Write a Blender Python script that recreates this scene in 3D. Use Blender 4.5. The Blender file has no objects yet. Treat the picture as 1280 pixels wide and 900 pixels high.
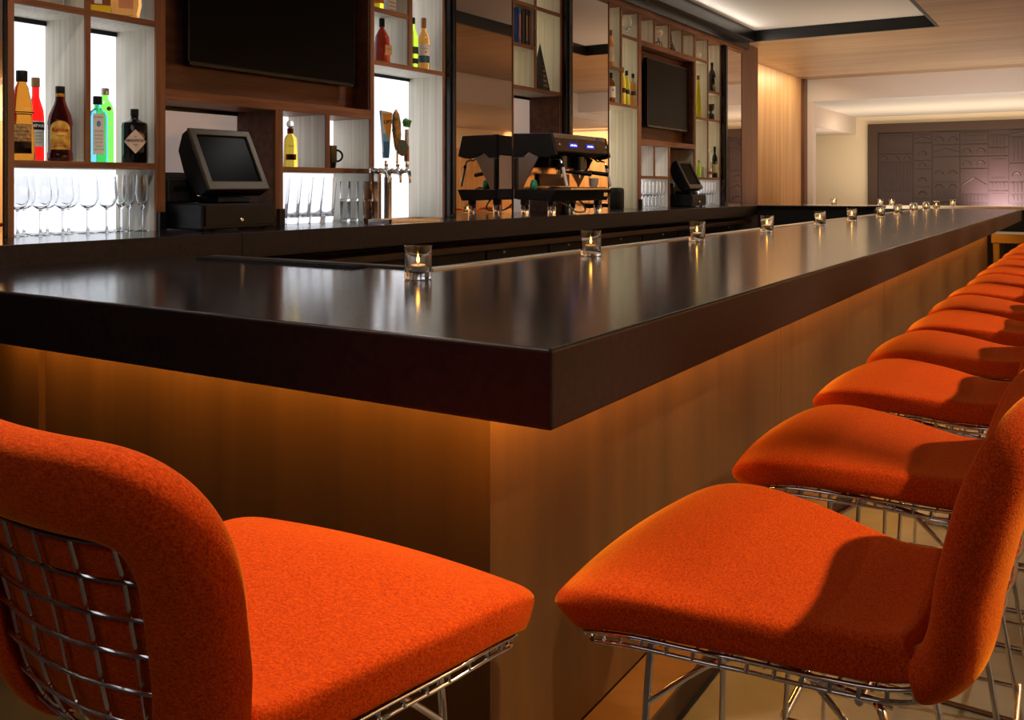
import bpy, math, random
from math import sin, cos, pi, radians, sqrt
from mathutils import Vector, Matrix
random.seed(4)
SC = bpy.context.scene
COL = SC.collection

# ------------------------------------------------------------------ camera, world, exposure
SC.view_settings.view_transform = 'Standard'
SC.view_settings.look = 'None'
SC.view_settings.gamma = 1.0
SC.view_settings.use_curve_mapping = False
SC.view_settings.exposure = 0.0
SC.cycles.use_denoising = True
SC.cycles.caustics_reflective = False
SC.cycles.caustics_refractive = False
SC.cycles.max_bounces = 12
SC.cycles.transmission_bounces = 10
SC.cycles.transparent_max_bounces = 8
SC.cycles.sample_clamp_indirect = 6.0

cd = bpy.data.cameras.new('camera')
cd.sensor_width = 36.0
cd.lens = 1170.0 / 1280.0 * 36.0
cd.shift_y = -216.0 / 1280.0
cd.clip_start = 0.05
cam = bpy.data.objects.new('camera', cd)
cam.location = (0, 0, 1.31)
cam.rotation_euler = (pi / 2, 0, radians(32.0))
COL.objects.link(cam)
SC.camera = cam

w = bpy.data.worlds.new('world')
SC.world = w
w.use_nodes = True
w.node_tree.nodes['Background'].inputs['Color'].default_value = (.85, .88, 1.0, 1)
w.node_tree.nodes['Background'].inputs['Strength'].default_value = 0.02

def spot(name, loc, target, watts, angle, col, blend=.5, rad=.04):
    l = bpy.data.lights.new(name, 'SPOT')
    l.energy = watts; l.spot_size = radians(angle); l.spot_blend = blend; l.color = col; l.shadow_soft_size = rad
    o = bpy.data.objects.new(name, l); COL.objects.link(o)
    o.location = loc
    o.rotation_euler = (Vector(target) - Vector(loc)).to_track_quat('-Z', 'Y').to_euler()
    return o
def area(name, loc, target, watts, sx, sy, col, along=(0, 1, 0)):
    """rectangular lamp: sx runs along the given axis, sy across it"""
    l = bpy.data.lights.new(name, 'AREA')
    l.energy = watts; l.shape = 'RECTANGLE'; l.size = sx; l.size_y = sy; l.color = col
    o = bpy.data.objects.new(name, l); COL.objects.link(o)
    z = -(Vector(target) - Vector(loc)).normalized(); x = Vector(along); x = (x - z * x.dot(z)).normalized(); y = z.cross(x)
    m = Matrix((x, y, z)).transposed().to_4x4(); m.translation = Vector(loc)
    o.matrix_world = m
    return o
WARM = (1.0, .72, .42)
YAX, XAX = (0, 1, 0), (1, 0, 0)
# downlights in the side ceiling behind the row of stools
SPOTS = [(1.10, 1.95 + 1.25 * k, 2.435) for k in range(8)]
for p in SPOTS:
    spot('downlight_lamp', p, (-.22, p[1] - .55, .75), 290, 33, WARM, .7, .03)
# downlight over the short side, then added spots brightening the recess and shelves
spot('downlight_lamp', (-1.16, 1.18, 2.83), (-.95, .72, .75), 190, 40, WARM, .8, .035)
for yy in (1.5, 4.2, 6.9):
    spot('downlight_lamp', (-2.2, yy, 2.93), (-2.4, yy, 0), 100, 120, (1, .93, .86), .8, .10)  # added for general brightness, no fixtures known here
# added unseen strip that brightens the recessed ceiling
area('recess_fill_lamp', (-2.99, 4.2, 2.86), (-1.9, 4.2, 2.945), 20, 10.5, .03, (1, .9, .8), YAX)
# warm strip light under the bar top, on both sides
area('under_bar_lamp', (-.945, 6.25, .937), (-.985, 6.25, .80), 84, 9.8, .02, (1, .44, .08), YAX)
area('under_bar_lamp', (-1.85, 1.455, .937), (-1.85, 1.485, .80), 6.0, 1.64, .02, (1, .46, .09), XAX)
# far lounge: added fills for room and lower ceiling, wash on the carved wall, wash on timber wall
area('lounge_fill_lamp', (-1.3, 15.4, 2.50), (-1.3, 15.6, 0), 35, 3.8, .4, (1, .82, .62), XAX)  # added fill without a fitting, brightens the lounge
area('lounge_ceiling_fill', (-1.5, 15.5, 1.0), (-1.5, 15.8, 2.6), 85, 4.6, 1.0, (1, .80, .58), XAX)  # added unseen panel of light, makes the lower ceiling glow
spot('carved_wall_lamp', (-1.30, 16.1, .75), (-1.30, 17.1, 1.20), 330, 72, (1, .72, .72), 1.0, .1)
area('timber_wash_lamp', (-3.2, 11.9, 2.80), (-3.55, 11.9, 1.6), 22, 2.4, .08, (1, .78, .5), YAX)
area('beam_fill_lamp', (-1.2, 12.6, 1.3), (-1.5, 13.55, 2.7), 30, 3.0, .1, (1, .88, .8), XAX)  # added in mid-air to light the white beam
area('soffit_fill_lamp', (-2.2, 10.1, .9), (-1.9, 10.2, 2.8), 38, .8, 1.2, (1, .8, .6), XAX)  # added, hidden below bar height, to brighten the timber soffit
area('side_room_fill', (3.3, 7.0, 2.42), (4.0, 7.0, .6), 800, 13.0, .6, (1, .78, .54), YAX)  # added to brighten the side room that the mirrors reflect
area('side_panel_fill', (2.5, 16.2, 2.42), (2.5, 17.1, 1.2), 110, 2.6, .2, (1, .72, .40), XAX)  # added so the mirrored wood panels look warmly lit
area('room_fill_lamp', (-.3, -1.6, 2.80), (-1.2, 2.5, .9), 14, 2.6, 1.0, (.86, .88, 1), XAX)  # added general fill from behind the camera

# ------------------------------------------------------------------ materials
def lin(h):
    h = h.lstrip('#')
    o = []
    for i in (0, 2, 4):
        c = int(h[i:i + 2], 16) / 255.0
        o.append(c / 12.92 if c <= .04045 else ((c + .055) / 1.055) ** 2.4)
    return tuple(o) + (1,)
def mat(name, color, rough=.5, metal=0.0, trans=0.0, ior=1.45, emit=None, estr=0.0, coat=0.0, sheen=0.0, spec=.5):
    m = bpy.data.materials.new(name); m.use_nodes = True
    b = m.node_tree.nodes['Principled BSDF']
    c = lin(color) if isinstance(color, str) else tuple(color) + (1,)
    b.inputs['Base Color'].default_value = c
    b.inputs['Roughness'].default_value = rough
    b.inputs['Metallic'].default_value = metal
    b.inputs['Transmission Weight'].default_value = trans
    b.inputs['IOR'].default_value = ior
    b.inputs['Coat Weight'].default_value = coat
    b.inputs['Sheen Weight'].default_value = sheen
    b.inputs['Specular IOR Level'].default_value = spec
    if emit:
        b.inputs['Emission Color'].default_value = lin(emit)
        b.inputs['Emission Strength'].default_value = estr
    return m
def grain(m, c1, c2, scale, detail=4, contrast=(.35, .65), bump=0.0, rough=None):
    """mix two colours with a stretched noise in object space"""
    nt = m.node_tree; b = nt.nodes['Principled BSDF']
    tc = nt.nodes.new('ShaderNodeTexCoord'); mp = nt.nodes.new('ShaderNodeMapping')
    mp.inputs['Scale'].default_value = scale
    nz = nt.nodes.new('ShaderNodeTexNoise'); nz.inputs['Scale'].default_value = 1.0; nz.inputs['Detail'].default_value = detail
    rp = nt.nodes.new('ShaderNodeValToRGB')
    rp.color_ramp.elements[0].position = contrast[0]; rp.color_ramp.elements[1].position = contrast[1]
    rp.color_ramp.elements[0].color = lin(c1); rp.color_ramp.elements[1].color = lin(c2)
    nt.links.new(tc.outputs['Object'], mp.inputs['Vector']); nt.links.new(mp.outputs['Vector'], nz.inputs['Vector'])
    nt.links.new(nz.outputs['Fac'], rp.inputs['Fac']); nt.links.new(rp.outputs['Color'], b.inputs['Base Color'])
    if bump:
        bp = nt.nodes.new('ShaderNodeBump'); bp.inputs['Strength'].default_value = bump; bp.inputs['Distance'].default_value = .002
        nt.links.new(nz.outputs['Fac'], bp.inputs['Height']); nt.links.new(bp.outputs['Normal'], b.inputs['Normal'])
    if rough:
        mr = nt.nodes.new('ShaderNodeMapRange')
        mr.inputs['To Min'].default_value = rough[0]; mr.inputs['To Max'].default_value = rough[1]
        nt.links.new(nz.outputs['Fac'], mr.inputs['Value']); nt.links.new(mr.outputs['Result'], b.inputs['Roughness'])
    return m
def fabric(name):
    m = mat(name, '#d2460f', .95, sheen=.6)
    nt = m.node_tree; b = nt.nodes['Principled BSDF']
    b.inputs['Specular IOR Level'].default_value = .15
    b.inputs['Sheen Tint'].default_value = (1, .34, .02, 1)
    b.inputs['Sheen Roughness'].default_value = .35
    tc = nt.nodes.new('ShaderNodeTexCoord')
    n1 = nt.nodes.new('ShaderNodeTexNoise'); n1.inputs['Scale'].default_value = 420; n1.inputs['Detail'].default_value = 2
    n2 = nt.nodes.new('ShaderNodeTexNoise'); n2.inputs['Scale'].default_value = 1; n2.inputs['Detail'].default_value = 3
    mp = nt.nodes.new('ShaderNodeMapping'); mp.inputs['Scale'].default_value = (150, 380, 380)
    mix = nt.nodes.new('ShaderNodeMath'); mix.operation = 'ADD'
    rp = nt.nodes.new('ShaderNodeValToRGB')
    rp.color_ramp.elements[0].position = .34; rp.color_ramp.elements[1].position = .68
    rp.color_ramp.elements[0].color = (.32, .021, .002, 1); rp.color_ramp.elements[1].color = (.72, .084, .003, 1)
    half = nt.nodes.new('ShaderNodeMath'); half.operation = 'MULTIPLY'; half.inputs[1].default_value = .5
    nt.links.new(tc.outputs['Object'], n1.inputs['Vector']); nt.links.new(tc.outputs['Object'], mp.inputs['Vector'])
    nt.links.new(mp.outputs['Vector'], n2.inputs['Vector'])
    nt.links.new(n1.outputs['Fac'], mix.inputs[0]); nt.links.new(n2.outputs['Fac'], mix.inputs[1])
    nt.links.new(mix.outputs[0], half.inputs[0]); nt.links.new(half.outputs[0], rp.inputs['Fac'])
    nt.links.new(rp.outputs['Color'], b.inputs['Base Color'])
    bp = nt.nodes.new('ShaderNodeBump'); bp.inputs['Strength'].default_value = .55; bp.inputs['Distance'].default_value = .0016
    nt.links.new(half.outputs[0], bp.inputs['Height']); nt.links.new(bp.outputs['Normal'], b.inputs['Normal'])
    return m

M = {}
M['fabric'] = fabric('woven_orange_fabric')
M['chrome'] = mat('polished_chrome', (.78, .76, .73), .12, 1.0)
M['steel'] = grain(mat('brushed_steel', (.6, .58, .55), .28, 1.0), '#a9a49c', '#cdc8c0', (3, 3, 200))
M['darksteel'] = mat('dark_steel', (.05, .05, .055), .3, .8)
M['stone'] = grain(mat('dark_stone', '#221a17', .22, spec=.55), '#1b1413', '#2a201e', (60, 60, 60), 5, (.3, .7), .004, (.11, .19))
M['stone_edge'] = grain(mat('honed_stone_edge', '#241a18', .5, spec=.3), '#1d1514', '#2c2120', (60, 60, 60), 5, (.3, .7), .03)
M['bronze'] = grain(mat('bronze_panel', '#64451f', .42, .35), '#553a1d', '#6b4a27', (14, 14, .6), 6, (.25, .8), .01)
M['bronze_dark'] = mat('bronze_edge', '#3a2616', .5, .2)
M['oakpale'] = grain(mat('pale_laminate', '#d8d2c2', .6), '#c2baa6', '#ded9cb', (70, 70, 1.2), 4, (.3, .7))
M['walnut'] = grain(mat('walnut', '#7d4c2e', .5), '#683c22', '#915c3a', (40, 3, 40), 5)
M['walnutv'] = grain(mat('walnut_upright', '#7d4c2e', .5), '#6b3f25', '#915c3a', (50, 50, 2), 5)
M['walnutdark'] = grain(mat('walnut_niche', '#5a3320', .5), '#4a2919', '#68402a', (30, 2, 30), 5)
M['soffit'] = grain(mat('timber_soffit', '#b18a62', .42), '#967654', '#ae8f6d', (.7, 9, 9), 6, (.3, .7))
M['timberwall'] = grain(mat('timber_wall', '#b98f5f', .45), '#aa8050', '#c59c6c', (14, 14, .7), 6, (.3, .7))
M['timberdark'] = grain(mat('timber_pillar', '#5c3a26', .45), '#4c2f1f', '#68452f', (30, 30, 1), 5)
M['white'] = mat('white_paint', '#cfc9c2', .85)
M['cream'] = mat('cream_paint', '#d6c6aa', .85)
M['pinkwhite'] = mat('warm_white_paint', '#cdbfb4', .85)
M['blacktrim'] = mat('black_trim', '#0e0d0d', .35)
M['blackframe'] = mat('black_frame', '#101012', .25, .3)
M['mirror'] = mat('bronze_mirror', (.74, .62, .53), .015, 1.0)
M['lit'] = mat('lit_panel', '#f4f8ff', .6, emit='#eef4ff', estr=1.25)
M['litgreen'] = mat('lit_panel_warm', '#f2ecd8', .6, emit='#f0e8cc', estr=.85)
M['litdim'] = mat('lit_panel_dim', '#e0d4cc', .6, emit='#e6d4cc', estr=.25)
M['black'] = mat('black_plastic', '#0b0b0d', .45, spec=.3)
M['matteblack'] = mat('matte_black', '#0a0a0a', .7)
M['screen'] = mat('screen_glass', '#0b0b0c', .3, spec=.06)
M['tillscreen'] = mat('till_screen_glass', '#020203', .25, spec=.02)
M['bezel'] = mat('bronze_bezel', '#43392a', .4, .4)
M['floor'] = grain(mat('concrete', '#4c4a4a', .55), '#434140', '#565352', (5, 5, 5), 8)
M['carved'] = mat('carved_panel', '#301d1a', .55)
M['brownframe'] = mat('brown_frame', '#3c281a', .6)
M['darkcab'] = mat('cabinet_black', '#141110', .45)
M['darkbrown'] = mat('cabinet_rail', '#4a382c', .4)
M['brass'] = mat('aged_brass', '#7a6232', .4, .8)
M['glass'] = mat('clear_glass', (1, 1, 1), .0, 0, 1.0, 1.45)
M['wax'] = mat('white_wax', '#efe3cf', .5, emit='#ff9a40', estr=.25)  # faint orange emission stands in for flame light in the wax
M['tin'] = mat('tin_cup', (.7, .68, .65), .3, 1.0)
M['flame'] = mat('candle_flame', '#ffd080', .5, emit='#ffb048', estr=26.0)
M['wick'] = mat('wick', '#1a1412', .9)
M['rubber'] = mat('rubber', '#0b0b0b', .8)
M['paper'] = mat('label_paper', '#e6dccb', .7)
M['ink'] = mat('print_black', '#15110f', .6)
M['inkred'] = mat('print_red', '#a81d14', .6)
M['inkwhite'] = mat('print_white', '#f0ece4', .6)
M['inkgold'] = mat('print_gold', '#c08a2c', .4, .4)
def glassm(n, c, rough=.03, ior=1.36): return mat(n, c, rough, 0, 1.0, ior)

# ------------------------------------------------------------------ mesh helpers
class B:
    def __init__(s): s.v = []; s.f = []
    def add(s, vs, fs):
        o = len(s.v); s.v += [tuple(v) for v in vs]; s.f += [tuple(i + o for i in f) for f in fs]; return s
    def box(s, a, b):
        x0, y0, z0 = a; x1, y1, z1 = b
        if x0 > x1: x0, x1 = x1, x0
        if y0 > y1: y0, y1 = y1, y0
        if z0 > z1: z0, z1 = z1, z0
        return s.add([(x0, y0, z0), (x1, y0, z0), (x1, y1, z0), (x0, y1, z0), (x0, y0, z1), (x1, y0, z1), (x1, y1, z1), (x0, y1, z1)],
                     [(0, 3, 2, 1), (4, 5, 6, 7), (0, 1, 5, 4), (1, 2, 6, 5), (2, 3, 7, 6), (3, 0, 4, 7)])
    def lathe(s, prof, n=24, c=(0, 0), sx=1.0, sy=1.0, pw=2.0):
        """prof (r,z) bottom to top; pw>2 squares the section"""
        vs = []; fs = []
        for r, z in prof:
            for i in range(n):
                a = 2 * pi * (i + .5) / n
                ca, sa = cos(a), sin(a)
                k = (abs(ca) ** pw + abs(sa) ** pw) ** (-1.0 / pw)
                vs.append((c[0] + r * k * ca * sx, c[1] + r * k * sa * sy, z))
        for j in range(len(prof) - 1):
            for i in range(n):
                fs.append((j * n + i, j * n + (i + 1) % n, (j + 1) * n + (i + 1) % n, (j + 1) * n + i))
        if prof[0][0] > 1e-6: fs.append(tuple(reversed(range(n))))
        if prof[-1][0] > 1e-6: fs.append(tuple(range((len(prof) - 1) * n, len(prof) * n)))
        return s.add(vs, fs)
    def tube(s, pts, r, n=8, closed=False):
        pts = [Vector(p) for p in pts]; m = len(pts)
        rr = r if isinstance(r, (list, tuple)) else [r] * m
        vs = []; fs = []; up = None
        for i, p in enumerate(pts):
            if closed: t = pts[(i + 1) % m] - pts[i - 1]
            else: t = pts[min(i + 1, m - 1)] - pts[max(i - 1, 0)]
            t.normalize()
            if up is None:
                up = Vector((0, 0, 1)) if abs(t.z) < .9 else Vector((1, 0, 0))
            u = (up - t * up.dot(t))
            if u.length < 1e-5: u = t.orthogonal()
            u.normalize(); w_ = t.cross(u); up = u
            for k in range(n):
                a = 2 * pi * k / n
                vs.append(p + (u * cos(a) + w_ * sin(a)) * rr[i])
        for i in range(m if closed else m - 1):
            j = (i + 1) % m
            for k in range(n):
                fs.append((i * n + k, i * n + (k + 1) % n, j * n + (k + 1) % n, j * n + k))
        if not closed:
            fs.append(tuple(reversed(range(n)))); fs.append(tuple(range((m - 1) * n, m * n)))
        return s.add(vs, fs)
    def prism(s, poly, axis, a, b):
        """poly of 2D points extruded along axis 'x','y','z' from a to b"""
        n = len(poly)
        def P(p, t):
            if axis == 'y': return (p[0], t, p[1])
            if axis == 'x': return (t, p[0], p[1])
            return (p[0], p[1], t)
        vs = [P(p, a) for p in poly] + [P(p, b) for p in poly]
        fs = [tuple(range(n)), tuple(reversed(range(n, 2 * n)))] + [(i, i + n, (i + 1) % n + n, (i + 1) % n) for i in range(n)]
        return s.add(vs, fs)
    def ball(s, c, r, n=12, m=8, sc=(1, 1, 1)):
        prof = []
        vs = []; fs = []
        for j in range(m + 1):
            t = -pi / 2 + pi * j / m
            for i in range(n):
                a = 2 * pi * i / n
                vs.append((c[0] + r * sc[0] * cos(t) * cos(a), c[1] + r * sc[1] * cos(t) * sin(a), c[2] + r * sc[2] * sin(t)))
        for j in range(m):
            for i in range(n):
                fs.append((j * n + i, j * n + (i + 1) % n, (j + 1) * n + (i + 1) % n, (j + 1) * n + i))
        return s.add(vs, fs)
    def xf(s, mtx):
        s.v = [tuple(mtx @ Vector(v)) for v in s.v]; return s
    def build(s, name, m, parent=None, smooth=False, bevel=0.0, seg=2, sub=0, loc=None, angle=None):
        me = bpy.data.meshes.new(name)
        me.from_pydata(s.v, [], s.f); me.update()
        import bmesh
        bm = bmesh.new(); bm.from_mesh(me); bmesh.ops.remove_doubles(bm, verts=bm.verts, dist=1e-6)
        bmesh.ops.recalc_face_normals(bm, faces=bm.faces); bm.to_mesh(me); bm.free()
        o = bpy.data.objects.new(name, me); COL.objects.link(o)
        me.materials.append(m if not isinstance(m, str) else M[m])
        if bevel:
            md = o.modifiers.new('bevel', 'BEVEL'); md.width = bevel; md.segments = seg; md.limit_method = 'ANGLE'; md.angle_limit = radians(40)
        if sub:
            md = o.modifiers.new('sub', 'SUBSURF'); md.levels = sub; md.render_levels = sub
        if smooth or sub:
            for p in me.polygons: p.use_smooth = True
            if smooth and not sub:
                try: me.set_sharp_from_angle(angle=radians(angle or 45))
                except Exception: pass
        if parent is not None: o.parent = parent
        if loc is not None: o.location = loc
        return o
def bx(a, b): return B().box(a, b)
def tag(o, label=None, cat=None, group=None, kind=None):
    if label: o['label'] = label
    if cat: o['category'] = cat
    if group: o['group'] = group
    if kind: o['kind'] = kind
    return o
def thing(name, label, cat, loc=(0, 0, 0), rz=0.0, group=None):
    o = bpy.data.objects.new(name, None); COL.objects.link(o)
    o.empty_display_size = .05
    o.location = loc; o.rotation_euler = (0, 0, rz)
    return tag(o, label, cat, group)
def struct(name, b, m, **k):
    return tag(b.build(name, m, **k), kind='structure')
def copy_tree(o, parent=None):
    c = o.copy(); COL.objects.link(c)
    if parent is not None: c.parent = parent
    for ch in [x for x in CHILDREN(o)]: copy_tree(ch, c)
    return c
def CHILDREN(o): return [x for x in COL.objects if x.parent == o]
def spline(pts, n):
    """Catmull-Rom through 2D/3D points"""
    P = [Vector(p) for p in pts]; P = [P[0] * 2 - P[1]] + P + [P[-1] * 2 - P[-2]]
    out = []; segs = len(P) - 3
    for k in range(n):
        t = k / (n - 1) * segs; i = min(int(t), segs - 1); t -= i
        a, b, c, d = P[i], P[i + 1], P[i + 2], P[i + 3]
        out.append(.5 * (2 * b + (c - a) * t + (2 * a - 5 * b + 4 * c - d) * t * t + (3 * b - a - 3 * c + d) * t ** 3))
    return out
_TX = {}
def text_part(s, size, m, parent, fn, name='lettering', bold=False):
    """writing as a thin mesh; fn maps (right, up, out) to the parent's space"""
    key = (s, size)
    if key not in _TX:
        cu = bpy.data.curves.new('txt', 'FONT'); cu.body = s; cu.size = size; cu.extrude = size * .02
        cu.align_x = 'CENTER'; cu.align_y = 'CENTER'; cu.resolution_u = 3
        if bold: cu.offset = size * .02
        ob = bpy.data.objects.new('txt', cu); COL.objects.link(ob)
        dg = bpy.context.evaluated_depsgraph_get(); dg.update()
        me = bpy.data.meshes.new_from_object(ob.evaluated_get(dg))
        _TX[key] = ([v.co.copy() for v in me.vertices], [tuple(p.vertices) for p in me.polygons])
        bpy.data.objects.remove(ob); bpy.data.meshes.remove(me)
    vs, fs = _TX[key]
    b = B(); b.v = [fn(v.x, v.y, v.z) for v in vs]; b.f = list(fs)
    return b.build(name, m, parent)

# ------------------------------------------------------------------ room shell
SX = -3.16      # front plane of the back-bar shelving
CT = 1.137      # top of the back counter
BT = 1.07       # top of the bar
SOF = 2.84      # underside of timber soffit
struct('floor', bx((-7, -3.5, -.1), (5, 18, 0)), 'floor')
struct('wall_back', bx((-3.62, -3.5, 0), (-3.46, 9.9, 3.1)), 'walnutdark')
struct('wall_front', bx((-7, -3.6, 0), (5, -3.5, 3.2)), 'cream')
wr = B()
wr.box((4.0, -3.5, 0), (4.1, 18, 3.1))
struct('wall_right', wr, 'cream')
pn = B()
for k in range(14):
    pn.box((3.96, -3.4 + k * 1.5, .1), (4.0, -3.4 + k * 1.5 + 1.42, 2.05))
struct('trim_1', pn, 'timberwall')
pn = B()
for k in range(4): pn.box((1.0 + k * .74, 17.05, .05), (1.70 + k * .74, 17.1, 2.25))
struct('trim_9', pn, 'timberwall')
# ceiling: white recess over the bar, timber soffit around it
struct('ceiling', bx((-3.6, -3.5, 2.95), (-1.2, 9.75, 3.1)), 'white')
so = B()
so.box((-1.283, -3.5, SOF), (.87, 13.55, 3.1)); so.box((-3.6, 9.68, SOF), (-1.283, 13.55, 3.1))
struct('ceiling_soffit', so, 'soffit')
struct('ceiling_side', bx((.87, -3.5, 2.45), (4.1, 18, 3.1)), 'white')
tr = B()
tr.box((-3.2, 9.665, SOF - .004), (-1.283, 9.70, 2.95)); tr.box((-1.30, -3.5, SOF - .004), (-1.27, 9.70, 2.95))
struct('trim_2', tr, 'blacktrim')
tr = B()
tr.box((-3.5, -3.5, 2.755), (-3.10, 9.68, 2.95)); tr.box((-3.10, -3.5, 2.83), (-3.03, 9.68, 2.95))
struct('trim_3', tr, 'blackframe', bevel=.006)
tr = bx((-3.46, -3.5, 2.72), (-3.13, 9.60, 2.757))
struct('trim_4', tr, 'walnut')
# far end: pillar, timber wall, beam, lower ceiling, cream wall with carved panel
struct('trim_5', bx((-3.55, 9.61, 0), (-3.16, 10.16, SOF - .001)), 'timberdark')
struct('wall_timber', bx((-3.75, 10.16, 0), (-3.55, 13.40, SOF - .001)), 'timberwall')
struct('trim_6', bx((-3.70, 13.40, 0), (-3.50, 13.55, SOF)), 'timberdark')
struct('trim_7', bx((-7, 13.55, 2.53), (.87, 13.75, 3.1)), 'white')
struct('wall_stub', bx((-7, 13.551, 0), (-3.42, 13.70, 2.53)), 'pinkwhite')
struct('ceiling_lounge', bx((-7, 13.75, 2.53), (.87, 17.3, 2.7)), 'white')
struct('wall_far', bx((-7, 17.1, 0), (4.1, 17.3, 2.7)), 'cream')
struct('trim_8', bx((-7, 13.75, 2.235), (-3.58, 17.1, 2.53)), 'pinkwhite')
struct('wall_left', bx((-7.1, -3.5, 0), (-7.0, 18, 3.1)), 'cream')

# carved relief panel on the far wall
t = thing('carved_wall_panel', 'dark maroon relief panel carved with lines and arches on the far cream wall', 'wall panel', (0, 17.1, 0))
f = B()
X0, X1, Z0, Z1 = -3.37, .75, .2, 2.40
for a, b in (((X0, -.07, Z0), (X0 + .16, 0, Z1)), ((X1 - .16, -.07, Z0), (X1, 0, Z1)), ((X0 + .16, -.07, Z1 - .15), (X1 - .16, 0, Z1))): f.box(a, b)
f.build('frame', 'brownframe', t)
c = bx((X0 + .16, -.03, Z0), (X1 - .16, 0, Z1 - .15))
random.seed(11)
x = X0 + .18
while x < X1 - .3:
    wd = random.choice([.22, .3, .42, .55])
    z = Z0
    while z < Z1 - .25:
        h = random.choice([.14, .2, .3, .42])
        h = min(h, Z1 - .16 - z); x2 = min(x + wd, X1 - .17)
        c.box((x + .009, -.045, z + .009), (x2 - .009, -.029, z + h - .009))
        k = random.random()
        if k < .3:
            q = x + .05
            while q < x2 - .04:
                c.box((q, -.062, z + .03), (q + .018, -.041, z + h - .03)); q += .055
        elif k < .7:
            n = max(1, int(wd / .16))
            for i in range(n):
                cx = x + (i + .5) * (x2 - x) / n; rr = min(.055, h * .35)
                c.tube([(cx + rr * cos(a), -.046, z + h * .3 + rr * sin(a)) for a in [pi * q / 8 for q in range(9)]], .013, 5)
        elif k < .85:
            c.tube([(x + .03, -.046, z + h * .35), ((x + x2) / 2, -.046, z + h * .65), (x2 - .03, -.046, z + h * .35)], .013, 5)
        else:
            c.box((x + .05, -.054, z + .05), (x2 - .05, -.041, z + .065)); c.box((x + .05, -.054, z + h - .065), (x2 - .05, -.041, z + h - .05))
        z += h
    x += wd
c.build('relief', 'carved', t)
# ------------------------------------------------------------------ bar counter
bt = B()
L = [(-2.76, 1.205), (-.684, 1.205), (-.684, 11.4), (-1.617, 11.4), (-1.617, 2.16), (-2.76, 2.16)]
bt.prism(L, 'z', .948, BT)
ob = bt.build('stone_worktop', 'stone', bevel=.006, seg=3)
ob.data.materials.append(M['stone_edge'])
for p in ob.data.polygons:
    if abs(p.normal.z) < .5: p.material_index = 1
tag(ob, 'thick dark stone bar top turning the corner in front of the stools', 'worktop')
t = thing('bar_counter', 'bronze brown bar front panels below the dark stone top', 'bar counter', (0, 0, 0))
pb = B()
ys = [1.535, 3.5, 5.5, 7.5, 9.5, 11.3]
bx((-1.5, 1.535, .10), (-1.04, 11.29, .946)).build('carcass', 'darkcab', t)
for a, b_ in zip(ys, ys[1:]):
    bx((-1.03, a + (.0 if a < 2 else .002), .09), (-1.003, b_ - .002, .947)).build('panel', 'bronze', t)
xs = [-1.012, -2.49, -2.92]
for a, b_ in zip(xs, xs[1:]):
    bx((b_ + .002, 1.525, .09), (a, 1.552, .947)).build('panel', 'bronze', t)
bx((-1.0118, 1.525, .09), (-1.003, 1.5348, .947)).build('corner_strip', 'bronze', t)
bx((-1.03, 1.5345, .09), (-1.0035, 1.552, .9465)).build('corner_strip', 'bronze', t)
bx((-2.52, 1.505, .09), (-2.487, 1.527, .946)).build('panel', 'bronze', t)
bx((-2.92, 1.552, .0), (-1.03, 1.70, .09)).build('plinth', 'bronze_dark', t)
bx((-1.30, 1.70, .0), (-1.03, 11.29, .09)).build('plinth', 'bronze_dark', t)
bx((-1.5, 1.552, .1), (-2.92, 2.0, .945)).build('carcass', 'darkcab', t)
# foot ledge
t = thing('foot_ledge', 'low dark bronze foot ledge along the base of the long bar front', 'foot rest', (0, 0, 0))
bx((-1.002, 1.525, .002), (-.875, 11.29, .075)).build('ledge', 'bronze_dark', t, bevel=.004)
bx((-1.002, 1.525, .0755), (-.872, 11.29, .085)).build('top_plate', 'bronze', t)
# LED strips under the top
t = thing('led_strip', 'warm amber light strip fixed under the bar top above the stools', 'light strip', (0, 0, 0))
bx((-.96, 1.30, .940), (-.93, 11.2, .9478)).build('channel', 'darksteel', t)
t = thing('led_strip', 'warm amber light strip fixed under the short end of the bar top', 'light strip', (0, 0, 0))
bx((-2.70, 1.43, .940), (-1.0, 1.46, .9478)).build('channel', 'darksteel', t)
# steel edge rail on the bartender side and ribbed mat
t = thing('bar_rail', 'thin steel rail along the inner edge of the bar top behind the candles', 'rail', (0, 0, 0))
bx((-1.66, 2.165, BT - .03), (-1.619, 11.35, BT + .006)).build('rail', 'steel', t, bevel=.003)
bx((-2.58, 2.162, BT - .03), (-1.66, 2.20, BT + .007)).build('rail', 'bronze_dark', t, bevel=.003)
t = thing('bar_mat', 'black ribbed bar mat at the inner edge of the short bar end', 'bar mat', (0, 0, BT))
mm = bx((-2.55, 2.085, .0005), (-1.86, 2.155, .004))
for k in range(68): mm.box((-2.548 + k * .0101, 2.088, .0035), (-2.543 + k * .0101, 2.153, .008))
mm.build('mat', 'rubber', t)
# far return of the bar and ledge beyond
t = thing('end_counter', 'low black counter closing the far end of the bar aisle', 'counter', (0, 0, 0))
bx((-2.758, 8.86, 0), (-1.70, 9.3, CT - .02)).build('body', 'matteblack', t)
bx((-2.758, 8.84, CT - .02), (-1.68, 9.32, CT)).build('top', 'stone', t)
t = thing('lounge_ledge', 'long pale stone ledge across the lounge beyond the far end of the bar', 'ledge', (0, 0, 0))
bx((-3.4, 12.9, 1.03), (.6, 13.3, BT)).build('top', 'cream', t, bevel=.003)
bx((-3.35, 12.95, 0), (.55, 13.25, 1.03)).build('body', 'matteblack', t)
t = thing('brass_table', 'brass edged table beside the far end of the bar front', 'table', (0, 0, 0))
bx((-.98, 11.42, .70), (.8, 12.1, .80)).build('top', 'brass', t, bevel=.006)
for px_, py_ in ((-.93, 11.47), (.75, 11.47), (-.93, 12.05), (.75, 12.05)):
    bx((px_ - .03, py_ - .03, 0), (px_ + .03, py_ + .03, .70)).build('leg', 'brass', t)
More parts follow.
